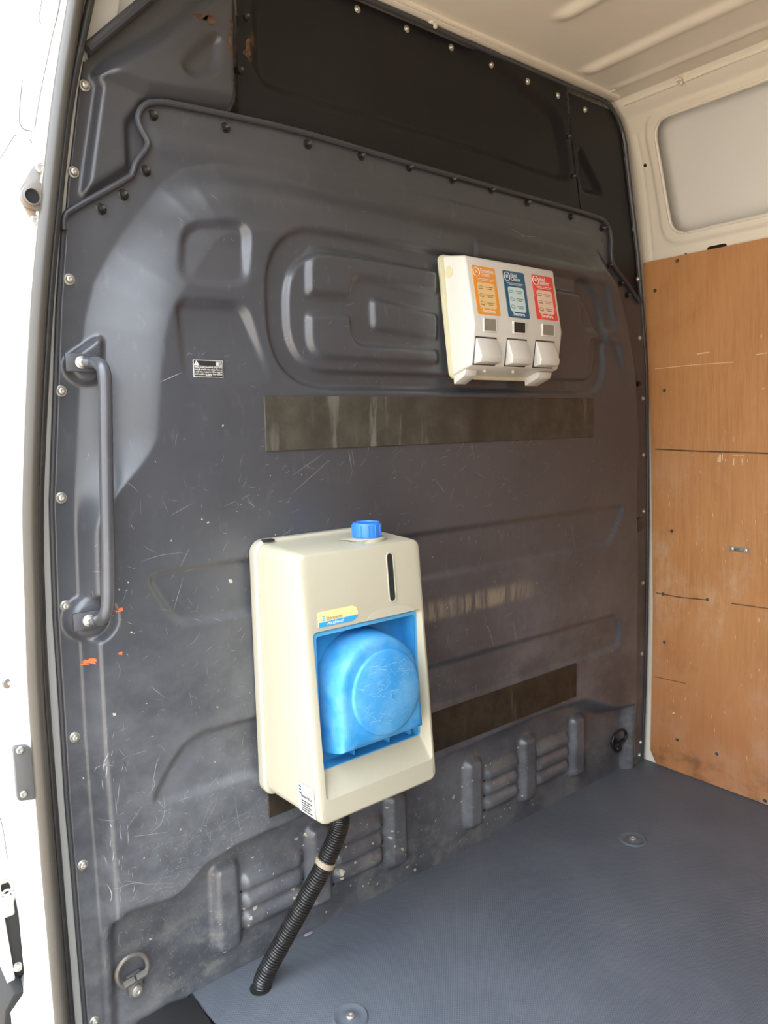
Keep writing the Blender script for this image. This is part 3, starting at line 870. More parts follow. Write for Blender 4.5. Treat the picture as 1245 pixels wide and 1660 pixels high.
# ---- the rest of the van shell (closes the load space around the camera's view)
part('wall_rear', rbox((0.85, -3.30, 0.9), (1.8, 0.03, 2.1), 0.0), 'cargo', kind='structure', label='rear doors closing the load space', category='wall')
def left_skin(y0, y1, z0, z1):
    V = []; zs = np.linspace(z0, z1, 12)
    for z in zs:
        x = -0.05 + 0.20 * max(0, z - .8) ** 1.6
        V += [(x, y0, z), (x, y1, z)]
    return V, [(2 * i, 2 * i + 1, 2 * i + 3, 2 * i + 2) for i in range(11)]
part('wall_left', cat(left_skin(-1.40, -3.3, -.2, 1.95), left_skin(0.0, -1.40, 1.76, 1.95)), 'cargo', kind='structure', label='unseen darkened van side behind and above the sliding door opening', category='wall')
part('ground', rbox((0, 0, -0.62), (60, 60, 0.02)), 'ground', kind='structure', label='sandy ground beside the van', category='ground')

# ---- door pillar, seal and outside of the van (left)
BU = [(123, 0), (100, 145), (82, 300), (63, 500), (50, 800), (54, 1000), (60, 1150), (79, 1400), (101, 1660)]
LI = [(148, 0), (118, 145), (99, 300), (81, 500), (66, 800), (69, 1000), (77, 1150), (96, 1400), (117, 1660)]
def ext(lst, Y):
    p = [onY(u, v, Y) for u, v in lst]
    p = [p[0] + (p[0] - p[1]) * 1.0] + p + [p[-1] + np.array([0, 0, -0.25])]
    return smooth_path(p, 8)
seal = root('door_seal', (-0.04, -0.06, 0), 'grey and black rubber seal running up the door opening edge', 'door seal')
bp = ext(BU, -0.066)
part('seal_bulb', tube(bp, 0.0112, 14), 'sealgrey', seal)
part('seal_lip', tube(ext([(u - 1.5, v) for u, v in LI], -0.052), 0.0062, 12), 'sealblack', seal)
bz = np.array([p[2] for p in bp]); bx = np.array([p[0] for p in bp]); od = np.argsort(bz)
def xb(z): return np.interp(z, bz[od], bx[od])
# pillar cross-section, from the seal outward, swept up along the body curve
prof = [(0.075, -0.006), (0.046, -0.009), (0.012, -0.018), (0.006, -0.050), (-0.004, -0.060), (-0.010, -0.058), (-0.016, -0.050), (-0.036, -0.047), (-0.042, -0.040), (-0.058, -0.036), (-0.066, -0.028), (-0.064, -0.020), (-0.056, 0.0), (-0.045, 0.05)]
def sweep(prof, zs, fx=lambda z: 0.0, mod=None):
    V = []
    for z in zs:
        for k, (dx, y) in enumerate(prof):
            e = mod(k, z) if mod else (0, 0)
            V.append((xb(z) + dx + fx(z) + e[0], y + e[1], z))
    n = len(prof)
    return V, [(i * n + k, (i + 1) * n + k, (i + 1) * n + k + 1, i * n + k + 1) for i in range(len(zs) - 1) for k in range(n - 1)]
wl = root('trim_1', (-0.08, -0.04, 0), 'white painted door pillar beside the opening', 'pillar', kind='structure')
def pmod(k, z):
    d = 0.010 * (sm((z - 1.38) / .03) * sm((1.62 - z) / .05)) if 6 <= k <= 7 else 0.0
    if 7 <= k <= 9: d += 0.008 * sm((z - .98) / .03) * sm((1.22 - z) / .04)
    e = 0.026 * sm((0.44 - z) / 0.14) * sm((z - 0.15) / 0.03) if k >= 8 else 0.0
    return (e, d)
for pts in ([(70, -10), (64, 25), (66, 40)], [(98, -5), (93, 22), (78, 90), (64, 160), (56, 210)], [(36, 130), (32, 200), (52, 213)], [(0, 258), (22, 222), (27, 219)], [(48, 226), (52, 232)], [(12, 1392), (4, 1340), (-6, 1310)]):
    part('panel_seam', tube(smooth_path([onY(u, v, -0.0505) for u, v in pts], 4), .0006, 6), 'sill', wl)
part('pillar_skin', sweep(prof, np.linspace(-0.35, 1.95, 93), mod=pmod), 'white', wl, sharp=50)

# outside: cab door behind the pillar
cab = root('cab_door', (-0.14, 0.4, 0.1), 'white cab door with side glass beyond the pillar', 'door')
def xo(z): return float(xb(z)) - 0.073
def outer(y0, y1, z0, z1, off=0.0, n=14):
    V = []; zs = np.linspace(z0, z1, n)
    for z in zs: V += [(xo(z) + off, y0, z), (xo(z) + off, y1, z)]
    return V, [(2 * i, 2 * i + 1, 2 * i + 3, 2 * i + 2) for i in range(n - 1)]
part('door_skin', cat(outer(0.03, 1.2, 0.42, 1.46), outer(0.03, 0.07, 1.46, 1.70), outer(0.07, 1.2, 1.66, 1.70)), 'white', cab)
part('roof_gutter', tube([(xo(1.70) - .004, y, 1.70) for y in np.linspace(0.03, 1.2, 4)], 0.012, 10), 'white', cab)
part('side_glass', outer(0.07, 1.2, 1.46, 1.66, 0.006), 'glass', cab)
# dark gap with bits of the door mechanism, lower left
gap = root('door_gap_liner', tuple(onY(22, 1500, 0.02)), 'black channel between the pillar and the cab door', 'door gap')
part('channel', poly_prism([onY(u, v, 0.016) for u, v in [(-70, 1360), (30, 1370), (60, 1480), (70, 1590), (60, 1612), (18, 1612), (8, 1560), (-8, 1480)]], (0, 0.02, 0)), 'black', gap)
part('door_corner', poly_prism([onY(u, v, 0.004) for u, v in [(-60, 1400), (-6, 1424), (3, 1457), (17, 1540), (25, 1586), (17, 1606), (0, 1566), (-50, 1440)]], (0, 0.012, 0), .002), 'white', gap)
c = onY(29, 1568, -0.02)
part('bolt', lathe([(.006, -.004), (.006, .003), (.003, .005)], c, (-.3, -1, 0), 12), 'steel', gap)
hinge = root('hinge_assembly', tuple(onY(6, 1440, -0.02)), 'white hinge knuckle and wire loops in the cab door gap', 'hinge')
c = onY(8, 1440, -0.02)
part('knuckle', cat(rbox(c + (0, 0, .035), (.018, .012, .05), .003), rbox(c + (.002, 0, -.03), (.016, .012, .03), .003)), 'white', hinge)
part('wire_loop', cat(*[tube([c + np.array((.009 * math.cos(t), -.010, zo + .014 * math.sin(t))) for t in np.linspace(0, 2 * math.pi, 16, endpoint=False)], .0017, 6, closed=True) for zo in (.008, -.012)]), 'dwhite', hinge)
sillp = [onY(u, v, -0.03) for u, v in [(22, 1612), (8, 1640), (5, 1680), (36, 1680), (35, 1640), (42, 1606)]]
part('sill_trim', poly_prism(sillp, (0, 0.25, 0), 0.004), 'trim', label='dark grey plastic sill trim at the foot of the door pillar', category='sill trim')

# things fixed to the pillar
def pil(u, v, Y): return onY(u, v, Y)
sk = root('striker_bracket', tuple(pil(55, 318, -0.06)), 'worn grey metal striker bracket with socket high on white pillar', 'bracket')
out = [pil(u, v, -0.050) for u, v in [(66, 262), (76, 268), (78, 300), (74, 350), (68, 368), (54, 366), (46, 350), (32, 325), (32, 305), (42, 288), (56, 266)]]
part('plate', poly_prism(out, (0, -0.004, 0), 0.001), 'bracket', sk)
o2 = [pil(u, v, -0.054) for u, v in smooth_path([(74, 303), (58, 297), (42, 300), (32, 312), (32, 326), (42, 337), (60, 343), (74, 345)], 3)]
part('housing', poly_prism(o2, (0, -0.010, 0), 0.002), 'bracket', sk)
c = pil(52, 319, -0.064)
part('socket', lathe([(.0125, -.002), (.0125, .004), (.0105, .0045), (.0095, .001)], c, n=20), 'bracket', sk)
part('socket_hole', lathe([(.0092, .0), (.0092, .0018)], c, n=20), 'hole', sk)
for u, v in ((66, 272), (58, 358)):
    c = pil(u, v, -0.054)
    part('bolt', lathe([(.0082, -.001), (.0082, .002), (.006, .004), (.0025, .004), (.002, .0025)], c, n=16), 'steel', sk)
ct = root('catch_plate', tuple(pil(40, 1290, -0.05)), 'dark grey rectangular catch plate with two bolts low on pillar', 'plate')
o3 = [pil(u, v, -0.050) for u, v in [(19, 1208), (47, 1206), (56, 1292), (26, 1295)]]
o3 = [np.array([a, -0.050, b]) for a, b in fillet([(p[0], p[2]) for p in o3], .006)]
part('plate', poly_prism(o3, (0, -0.010, 0), 0.0015), 'sill', ct)
for u, v in ((32, 1216), (38, 1287)):
    c = pil(u, v, -0.060)
    part('bolt', lathe([(.0052, -.001), (.0052, .002), (.004, .0032), (.002, .0032), (.0015, .002)], c, n=14), 'steel', ct)
c = pil(15, 1107, -0.045)
part('pillar_plug', lathe([(.0095, -.004), (.0095, .001), (.008, .0025), (.003, .003), (.0025, .001)], c, n=18), 'bracket', origin=c, label='small round rusty plug in white pillar', category='plug')

# ---- step at the door
stp = root('step_trim', (0.12, -0.3, -0.16), 'black rubber step edge moulding below the floor by the door', 'step trim')
pr = [(0.045, -0.16), (0.052, -0.050), (0.062, -0.014), (0.085, 0.004), (0.140, 0.008), (0.168, 0.003), (0.186, -0.001), (0.192, -0.012), (0.194, -0.16)]
ysn = np.linspace(-0.006, -1.3, 24); V = []
for y in ysn:
    V += [(x, y, z) for x, z in pr]
n = len(pr)
part('moulding', (V, [(i * n + k, i * n + k + 1, (i + 1) * n + k + 1, (i + 1) * n + k) for i in range(len(ysn) - 1) for k in range(n - 1)] + [tuple(range(n))]), 'black', stp)
part('floor_nosing', tube([(x - .004, y, -.006) for x, y in fl[:6]], .008, 10), 'black', stp)
part('step_tread', rbox((0.0, -0.67, -0.20), (0.34, 1.3, 0.02), 0.004), 'sill', stp)

# ================================================================== THINGS
# ---- plywood lining
ply = root('plywood_panel', (1.66, -1.0, 0), 'worn orange brown plywood sheet lining the side wall above the floor', 'plywood panel')
zs = np.linspace(0.003, 1.478, 40)
def yl(z): return np.interp(z, [0, .012, .03, .5, 1.0, 1.48], [-.062, -.046, -.038, -.034, -.024, -.010])
front, back = [], []
ylist = [0, .002, -0.2, -0.4, -0.7, -1.1, -1.6, -2.2, -3.2]
grid = []
for z in zs:
    y0 = float(yl(np.array(z)))
    grid.append([(float(xw(z)) - 0.0095, y0 + (min(0, y)), z) for y in (0, -.15, -.3, -.5, -.8, -1.2, -1.7, -2.4, -3.15)])
n = 9; V = [p for r in grid for p in r]; off = len(V); V += [(x + .008, y, z) for x, y, z in V]
Fq = []
for i in range(len(zs) - 1):
    for k in range(n - 1):
        Fq.append((i * n + k, (i + 1) * n + k, (i + 1) * n + k + 1, i * n + k + 1))
    Fq.append((i * n, off + i * n, off + (i + 1) * n, (i + 1) * n))
for k in range(n - 1):
    Fq.append(((len(zs) - 1) * n + k, off + (len(zs) - 1) * n + k, off + (len(zs) - 1) * n + k + 1, (len(zs) - 1) * n + k + 1))
part('board', (V, Fq), 'ply', ply, sharp=40)
def onply(u, v, off=0.0):
    X = 1.655
    for _ in range(5):
        a = onX(u, v, X); X = float(xw(a[2])) - 0.0095 - off
    return onX(u, v, X)
for u, v in ((1098, 423), (1062, 471), (1077, 633), (1089, 861), (1075, 963), (1147, 972), (1077, 1041), (1098, 1199), (1162, 1222), (1240, 1298)):
    part('screw', lathe([(.0052, -.001), (.0052, .0008), (.0035, .0012), (.0015, .0004)], onply(u, v), (-1, 0, 0), 12), 'darksteel', ply)
def plyline(pts, w, mtl, name):
    q = [onply(u, v, 0.0006) for u, v in pts]
    V = []
    for p in q: V += [(p[0], p[1], p[2] + w / 2), (p[0], p[1], p[2] - w / 2)]
    return V, [(2 * i, 2 * i + 1, 2 * i + 3, 2 * i + 2) for i in range(len(q) - 1)]
sc_ = []
for pts, w in [([(1165, 734), (1166, 748)], 0.0), ([(1062, 598), (1120, 592), (1190, 587)], .002), ([(1130, 574), (1150, 571)], .003), ([(1225, 575), (1243, 572)], .002), ([(1187, 738), (1206, 738)], .0015)]:
    if w: sc_.append(plyline(pts, w, 0, 0))
for u, v, hh, ww in [(1167, 743, .020, .006), (1164, 745, .014, .003), (1171, 741, .016, .003), (1189, 749, .018, .004), (1203, 746, .010, .002), (1212, 747, .008, .002), (1176, 746, .006, .003), (1076, 970, .014, .002), (1234, 545, .008, .003), (1092, 1156, .006, .008), (1230, 1005, .010, .002), (1237, 630, .004, .004)]:
    p = onply(u, v, 0.0006); sc_.append(([(p[0], p[1] - ww / 2, p[2] - hh / 2), (p[0], p[1] + ww / 2, p[2] - hh / 2), (p[0], p[1] + ww / 3, p[2] + hh / 2), (p[0], p[1] - ww / 2, p[2] + hh / 2)], [(0, 1, 2, 3)]))
for _ in range(60):
    p = onply(random.uniform(1065, 1245), random.uniform(700, 1240), .0006); hh = random.uniform(.003, .014); ww = random.uniform(.0006, .0014); t = random.uniform(-.004, .004)
    sc_.append(([(p[0], p[1] - ww / 2, p[2] - hh / 2), (p[0], p[1] + ww / 2, p[2] - hh / 2), (p[0], p[1] + ww / 2 + t, p[2] + hh / 2), (p[0], p[1] - ww / 2 + t, p[2] + hh / 2)], [(0, 1, 2, 3)]))
part('gouge', cat(*sc_), 'woodscr', ply, sharp=0, kind='stuff')
part('crack', cat(plyline([(1064, 961), (1100, 968), (1150, 973)], .003, 0, 0), plyline([(1185, 978), (1220, 983), (1248, 987)], .0025, 0, 0), plyline([(1062, 728), (1120, 731), (1248, 735)], .0035, 0, 0), plyline([(1062, 1097), (1112, 1108)], .002, 0, 0)), 'rust', ply, sharp=0, kind='stuff')

# bracket screwed to the plywood
c = onply(1198, 891)
br = root('metal_bracket', tuple(c), 'small flat metal bracket with two screws on the plywood', 'bracket')
part('plate', rbox(c + (-0.001, 0, 0), (0.003, 0.054, 0.014), 0.001), 'tape', br)
part('raised_bar', rbox(c + (-0.004, 0, 0), (0.004, 0.022, 0.008), 0.001), 'bracket', br)
for dy in (-0.018, 0.018):
    part('screw', lathe([(.005, 0), (.005, .0015), (.003, .0025), (.0012, .001)], c + (-0.002, dy, 0), (-1, 0, 0), 12), 'steel', br)

# ---- rubber strips
def strip(name, x0, x1, z0, z1, Yb, mtl, label, skew=0.0):
    zt_ = []
    pts = [(x0, Yb, z0), (x1, Yb, z0), (x1, Yb, z1), (x0, Yb, z1)]
    return part(name, poly_prism(pts, (0, -0.004, 0), 0.0008, 1), mtl, origin=((x0 + x1) / 2, Yb, z0), label=label, category='rubber strip', group='rubber strips stuck to the bulkhead')
strip('rubber_strip', 0.356, 1.322, 0.998, 1.096, -0.0590, 'strip1', 'long grey brown rubber strip with drips below the dispenser')
strip('rubber_strip', 0.336, 1.272, 0.312, 0.404, -0.0505, 'strip2', 'dark brown dirty rubber strip running behind the wash unit')

# ---- warning sticker
p0 = onY(313, 583, -0.0); 
stx = [onY(u, v, -0.056) for u, v in ((313, 583), (360, 588), (362, 613), (315, 611))]
hS = max(h_at(p[0], p[2]) for p in stx) + 0.0012
x0 = onY(313, 583, -hS)[0]; x1 = onY(361, 588, -hS)[0]; z1 = onY(313, 583, -hS)[2]; z0 = onY(315, 611, -hS)[2]
Wd, Hd = x1 - x0, z1 - z0
ws = root('warning_sticker', ((x0 + x1) / 2, -hS, z0), 'small black warning sticker with white lettering on the bulkhead', 'sticker')
part('border', rbox(((x0 + x1) / 2, -hS + .0006, (z0 + z1) / 2), (Wd, .0012, Hd)), 'pwhite', ws, sharp=0)
part('backing', rbox(((x0 + x1) / 2, -hS + .0003, (z0 + z1) / 2), (Wd - .0014, .0012, Hd - .0014)), 'black', ws, sharp=0)
Rv, Uv = (1, 0, 0), (0, 0, 1)
tx = []
yT = -hS - 0.0006
for i, s in enumerate(['When locking the vehicle, ensure that', 'nobody is inside the vehicle. There is', 'a risk that occupants will be trapped', 'and unable to leave the vehicle']):
    sz = Hd * .150
    v_, f_ = text(s, sz, (0, 0, 0), Rv, Uv, bold=0.012, res=1)
    wdt = max(p[0] for p in v_); k = min(1.0, Wd * .93 / wdt)
    tx.append(([(x0 + Wd * .035 + p[0] * k, yT, z1 - Hd * (.46 + .135 * i) + p[2]) for p in v_], f_))
v_, f_ = text('unaided.', Hd * .15, (0, 0, 0), Rv, Uv, 'CENTER', bold=0.012, res=1)
tx.append(([(x0 + Wd * .5 + p[0] * .8, yT, z1 - Hd * .96 + p[2] + Hd * .02) for p in v_], f_))
tri = lambda cx, cz, r: [(cx + r * math.sin(t), yT, cz + r * math.cos(t)) for t in (0, 2.094, 4.189)]
tx.append(fan(tri(x0 + Wd * .10, z1 - Hd * .22, Hd * .19)))
bx_ = lambda a, b, c, d: fan([(x0 + Wd * a, yT, z1 - Hd * c), (x0 + Wd * b, yT, z1 - Hd * c), (x0 + Wd * b, yT, z1 - Hd * d), (x0 + Wd * a, yT, z1 - Hd * d)])
tx += [bx_(.035, .97, .345, .36), bx_(.76, .87, .08, .10), bx_(.76, .775, .08, .31), bx_(.76, .87, .29, .31), bx_(.855, .87, .08, .31), bx_(.79, .84, .14, .26), bx_(.90, .955, .08, .10), bx_(.90, .912, .08, .31), bx_(.943, .955, .08, .31), bx_(.90, .955, .29, .31)]
part('lettering', cat(*tx), 'pwhite', ws, sharp=0, label='white warning text')
yT -= 0.0003
part('symbol', cat(fan([(x0 + Wd * .10 + a * Hd, yT, z1 - Hd * .22 + b * Hd) for a, b in ((-.012, -.02), (.012, -.02), (.018, .09), (-.018, .09))]), fan([(x0 + Wd * .10 + a * Hd, yT, z1 - Hd * .22 + b * Hd) for a, b in ((-.014, -.07), (.014, -.07), (.014, -.04), (-.014, -.04))])), 'black', ws, sharp=0)

# ---- grab handle
gh = root('grab_handle', tuple(onY(145, 1010, -0.04)), 'grey tubular grab handle bolted upright beside the door edge', 'handle')
def hp_(u, v, Y): return onY(u, v, Y)
path = [hp_(136, 588, -.044), hp_(150, 588, -.052), hp_(160, 590, -.068), hp_(167, 598, -.082), hp_(170, 616, -.086), hp_(171, 650, -.086), hp_(171.5, 700, -.086), hp_(173, 800, -.086), hp_(175, 900, -.086), hp_(175.5, 950, -.086), hp_(175, 978, -.086), hp_(172, 994, -.083), hp_(165, 1003, -.068), hp_(158, 1006, -.052), hp_(146, 1007, -.044)]
sp_ = smooth_path(path, 5)
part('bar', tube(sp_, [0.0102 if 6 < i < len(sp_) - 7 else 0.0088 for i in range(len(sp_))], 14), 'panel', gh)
for (u, v), hb in (((131, 588), .038), ((143, 1005), .039)):
    c = hp_(u, v, -hb - .004)
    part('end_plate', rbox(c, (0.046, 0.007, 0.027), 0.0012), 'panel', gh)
    part('bolt', cat(lathe([(.0095, 0), (.0095, .0015), (.0085, .002)], c + (0.0, -.0035, 0), n=18), lathe([(.0066, .0018), (.006, .005), (.003, .006), (.0028, .004), (.0005, .004)], c + (0, -.0035, 0), n=12)), 'steel', gh)

# ---- lashing rings
def lash(pts, bar, bolt, Y, r, mtl, label, blt='steel'):
    t = root('lashing_ring', tuple(onY(bolt[0], bolt[1], -0.002)), label, 'lashing ring', 'lashing rings low on the bulkhead')
    ring = smooth_path([onY(u, v, Y) for u, v in pts], 5)
    part('ring', tube(ring, r, 10), mtl, t)
    a, b = onY(*bar[0], Y), onY(*bar[1], Y)
    d = b - a
    part('hinge_bar', cat(tube([a + d * .02, a + d * .46], r * 1.55, 8), tube([a + d * .54, a + d * .98], r * 1.55, 8)), mtl, t)
    m_ = (a + b) / 2; c = onY(*bolt, -0.004)
    dn = np.array([c[0] - m_[0], 0, c[2] - m_[2]]); L = np.linalg.norm(dn); dn /= L; sd_ = np.array([dn[2], 0, -dn[0]])
    pl = [m_ + sd_ * r * 3 - dn * r, m_ - sd_ * r * 3 - dn * r, c - sd_ * r * 3.2 + dn * r * 1.5, c + dn * r * 3.8, c + sd_ * r * 3.2 + dn * r * 1.5]
    pl = [np.array([q[0], -0.002, q[2]]) for q in pl]
    part('lug', poly_prism(pl, (0, -0.007, 0), 0.001), mtl, t)
    part('bolt', lathe([(r * 2.6, 0), (r * 2.6, .003), (r * 2.1, .006), (r * 1.0, .007), (r * .9, .005)], (c[0], -0.009, c[2]), n=14), blt, t)
lash([(203, 1601), (193, 1594), (189.5, 1580), (194, 1566), (203, 1555), (215, 1548.5), (227, 1547), (236, 1553), (239.5, 1565), (236, 1577)], ((200, 1599), (238, 1575)), (219.5, 1602), -0.016, 0.0042, 'bracket', 'worn steel D shaped lashing ring low by the door edge')
lash([(994, 1212), (992.5, 1203), (996, 1192), (1002, 1186), (1009, 1183), (1014, 1187), (1014, 1195), (1010, 1202)], ((994, 1210), (1011, 1200)), (1000, 1212), -0.022, 0.0042, 'blackmetal', 'black lashing ring low in the corner by the plywood', 'blackmetal')

# ---- drain hose
hz = smooth_path([np.array([0.418, -0.146, 0.3665]), np.array([0.417, -0.146, 0.355]), onY(552, 1330, -0.145), onY(530, 1392, -0.130), onY(500, 1450, -0.113), onY(470, 1505, -0.097), onY(442, 1556, -0.082), hp + (0.002, 0.0, 0.012), hp + (0.0, 0.0, -0.01)], 10)
P = np.array(hz); seg = np.linalg.norm(np.diff(P, axis=0), axis=1); cum = np.concatenate([[0], np.cumsum(seg)])
NS = 420; ss_ = np.linspace(0, cum[-1], NS)
P = np.stack([np.interp(ss_, cum, P[:, k]) for k in range(3)], 1)
for _ in range(12): P[1:-1] = (P[:-2] + P[1:-1] * 2 + P[2:]) / 4
rad = 0.0150 + 0.0028 * np.clip(np.sin(ss_ / 0.0052 * 2 * math.pi) * 1.6, -1, 1)
dh = root('drain_hose', tuple(hp), 'black corrugated drain hose from the wash unit down through the floor', 'hose')
part('corrugated_tube', tube(list(P), list(rad), 18), 'hose', dh, sharp=0)
dh.children[0].data.shade_smooth()
i0 = int(NS * np.interp(onY(527, 1398, -.129)[2], P[::-1, 2], np.linspace(1, 0, NS)))
part('hose_band', cat(tube(list(P[i0 - 5:i0 + 6]), 0.0196, 18), tube([P[i0 - 6] + (.0, 0, 0), P[i0 - 5]], .0205, 18)), 'tape', dh)

# ---- hand wash unit
X0, X1, ZB, ZT = 0.322, 0.596, 0.372, 0.836
def yf(z): return -0.2005 - 0.041 * (ZT - z) / (ZT - ZB)          # sloping front
YB = -0.0545
hw = root('hand_wash_unit', (0.46, YB, ZB), 'beige hand wash unit with blue bowl hung on the bulkhead', 'wash unit')
def ring(x0, x1, z0, z1, r, yfun, n=6, tilt=0.0):
    return [(x, yfun(z), z) for x, z in rrect(x0, x1, z0, z1, r, n)]
back = loft([ring(X0 - .004, X1 + .004, ZB - .003, ZT + .004, .022, lambda z: YB), ring(X0 - .006, X1 + .006, ZB - .004, ZT + .006, .024, lambda z: YB - .004),
             ring(X0 - .006, X1 + .006, ZB - .004, ZT + .006, .024, lambda z: YB - .020), ring(X0 - .002, X1 + .002, ZB, ZT + .002, .022, lambda z: YB - .024)], cap0=True, cap1=True)
part('back_shell', back, 'beige2', hw)
def yk(k): return lambda z: (YB - .022) * (1 - k) + (yf(z)) * k
OX0, OX1, OZ0, OZ1 = 0.3445, 0.5840, 0.4165, 0.6985                 # opening in the front
IX0, IX1, IZ0, IZ1 = 0.3470, 0.5770, 0.4570, 0.6960
def fin(d): return lambda z: yf(z) + .006 + .015 * (IZ1 - z) / (IZ1 - IZ0) + d
g = 0.006
rings = [ring(X0, X1, ZB, ZT, .022, yk(0)), ring(X0 + .003, X1 - .002, ZB + .002, ZT - .003, .02, yk(.5)), ring(X0 + .006, X1 - .003, ZB + .003, ZT - .007, .016, yk(.955)),
         ring(X0 + .0075, X1 - .0045, ZB + .0045, ZT - .0085, .015, yk(.985)), ring(X0 + .011, X1 - .008, ZB + .008, ZT - .012, .013, yk(1.0)),
         ring(OX0 - .001, OX1 + .001, OZ0 - .001, OZ1 + .001, .008, lambda z: yf(z)), ring(OX0, OX1, OZ0, OZ1, .008, lambda z: yf(z) + .002),
         ring(IX0, IX1, IZ0, IZ1, .006, fin(0.001))]
part('body', loft(rings), 'beige', hw, sharp=32)
# finger scallop above the opening
c = np.array([0.512, yf(OZ1 + .003) - .0002, OZ1 + .001])
sc = [(c[0] + .055 * math.cos(t), yf(c[2] + .017 * math.sin(t)) - .0012 * 1, c[2] + .017 * math.sin(t)) for t in np.linspace(0, math.pi, 16)]
part('scallop', poly_prism(sc, (0, 0.0008, 0)), 'beige2', hw)
# blue insert
fy = lambda d: (lambda z: yf(z) + d)
ins = loft([ring(IX0 + .0005, IX1 - .0005, IZ0 + .0005, IZ1 - .0005, .006, fin(.002)), ring(IX0 + .0065, IX1 - .0065, IZ0 + .003, IZ1 - .0065, .004, fin(.001)), ring(IX0 + .008, IX1 - .008, IZ0 + .003, IZ1 - .008, .004, fy(.044))], cap1=True)
part('bowl_surround', ins, 'blue', hw)
part('surround_rim', loft([ring(IX0, IX1, IZ0, IZ1, .006, fin(0)), ring(IX0 + .006, IX1 - .006, IZ0 + .002, IZ1 - .006, .005, fin(-.0005))]), 'bluerim', hw)
# the arch shaped cover: rounded top, straight sides, standing out of the opening
def yv(d, z): return yf(z) + d
AX0, AX1 = 0.3665, 0.5575; acx = (AX0 + AX1) / 2; AR = (AX1 - AX0) / 2; AZ0 = 0.494; ACZ = 0.585
def arch(k, s=1.0, dz=0.0, n=28, low=0.0):
    o = []
    r = AR * s
    for i in range(n + 1):
        t = math.pi * i / n
        o.append((acx + r * math.cos(t), ACZ + r * math.sin(t) * 0.99))
    nb = 8
    zl = AZ0 + dz
    for i in range(1, 5): o.append((acx - r, ACZ + (zl + .01 - ACZ) * i / 5))
    for i in range(nb + 1):
        t = i / nb
        o.append((acx - r + 2 * r * t, zl - 0.006 * math.sin(math.pi * t) * low))
    for i in range(4, 0, -1): o.append((acx + r, ACZ + (zl + .01 - ACZ) * i / 5))
    return o
def ar(d, s, dz): return [(x, yf(z) + d, z) for x, z in arch(0, s, dz)]
cover = loft([ar(.043, 1.0, -.014), ar(.020, .985, -.010), ar(-.006, .955, -.004), ar(-.017, .93, .0), ar(-.022, .89, .004), ar(-.024, .80, .010)], cap1=True)
cv = part('bowl_cover', cover, 'bluescuff', hw, sharp=60)
dc = onP(632, 1126, (0, yf(.57) - .030, .57), np.array([0, 1.0, -0.0884]))
ax = np.array([0, -1.0, 0.0884])
part('cover_disc', lathe([(.0745, -.006), (.0745, .0045), (.0732, .0064), (.0700, .0074), (.056, .0112), (.034, .0138), (.012, .0146), (.0001, .0148)], dc + (-.003, .008, .004), ax, 48), 'bluescuff', cv, sharp=50)
dmk = []
axu = np.array([0, .0881, .9961])
def dome(a, b):
    r = math.hypot(a, b); hgt = np.interp(r, [0, .012, .034, .056, .070, .0732], [.0148, .0146, .0138, .0112, .0074, .0064])
    return dc + np.array([-.003, .008, .004]) + np.array([a, 0, 0]) + axu * b + ax * (hgt + .0005)
for _ in range(110):
    a, b = random.uniform(-.06, .062), random.uniform(-.062, .062)
    if math.hypot(a, b) > .062: continue
    L, an, w_ = random.uniform(.004, .022), random.gauss(.15, .5), random.uniform(.00012, .00032)
    q = [(a + L * t * math.cos(an), b + L * t * math.sin(an) + .06 * L * (1 - 4 * t * t)) for t in (-.5, -.17, .17, .5)]
    if max(math.hypot(*k) for k in q) > .068: continue
    V = [dome(x, z + w_ * f) for x, z in q for f in (1, -1)]
    dmk.append(([tuple(v) for v in V], [(2 * i, 2 * i + 1, 2 * i + 3, 2 * i + 2) for i in range(3)]))
part('disc_scratch', cat(*dmk), 'bluemark', cv, sharp=0, kind='stuff')
part('disc_pip', lathe([(.0036, -.001), (.0036, .0018), (.0026, .0022), (.0022, .0008)], dc + ax * .0066, ax, 14), 'blue', cv)
for fx_, fw in ((0.425, .003), (0.505, .003), (0.556, .004)):
    part('tray_fin', rbox((fx_, yf(.475) + .034, .477), (fw, .018, .030)), 'blue', hw)
# filler cap and collar
cc = onZ(594.5, 869, 0.838)
part('collar', lathe([(.034, -.006), (.034, .0015), (.031, .003), (.027, .003)], (cc[0], cc[1], .834), (0, 0, 1), 32), 'beige', hw)
part('collar_flat', poly_prism([(cc[0] - .05, cc[1] + .02, .8345), (cc[0] - .03, cc[1] - .026, .8345), (cc[0] + .005, cc[1] - .034, .8345), (cc[0] + .02, cc[1] + .03, .8345)], (0, 0, .0016), 0.0005), 'beige', hw)
capv = lathe([(.0262, 0), (.0265, .003), (.0262, .0225), (.0250, .0255), (.0235, .0265), (.0225, .0245), (.0001, .0245)], (cc[0], cc[1], .8375), (0, 0, 1), 36)
cpo = part('filler_cap', capv, 'cap', hw)
rb_ = []
for k in range(12):
    t = 2 * math.pi * k / 12
    rb_.append(rbox((cc[0] + .0266 * math.cos(t), cc[1] + .0266 * math.sin(t), .8375 + .0125), (.0022, .0022, .021), .0006, 1, Matrix.Rotation(t, 3, 'Z')))
part('grip_rib', cat(*rb_), 'cap', cpo)
# black tab at the top back edge
c = onZ(438, 876, .841); part('tab', rbox((c[0] - .002, YB - .022, .8405), (.022, .012, .005), .001), 'black', hw)
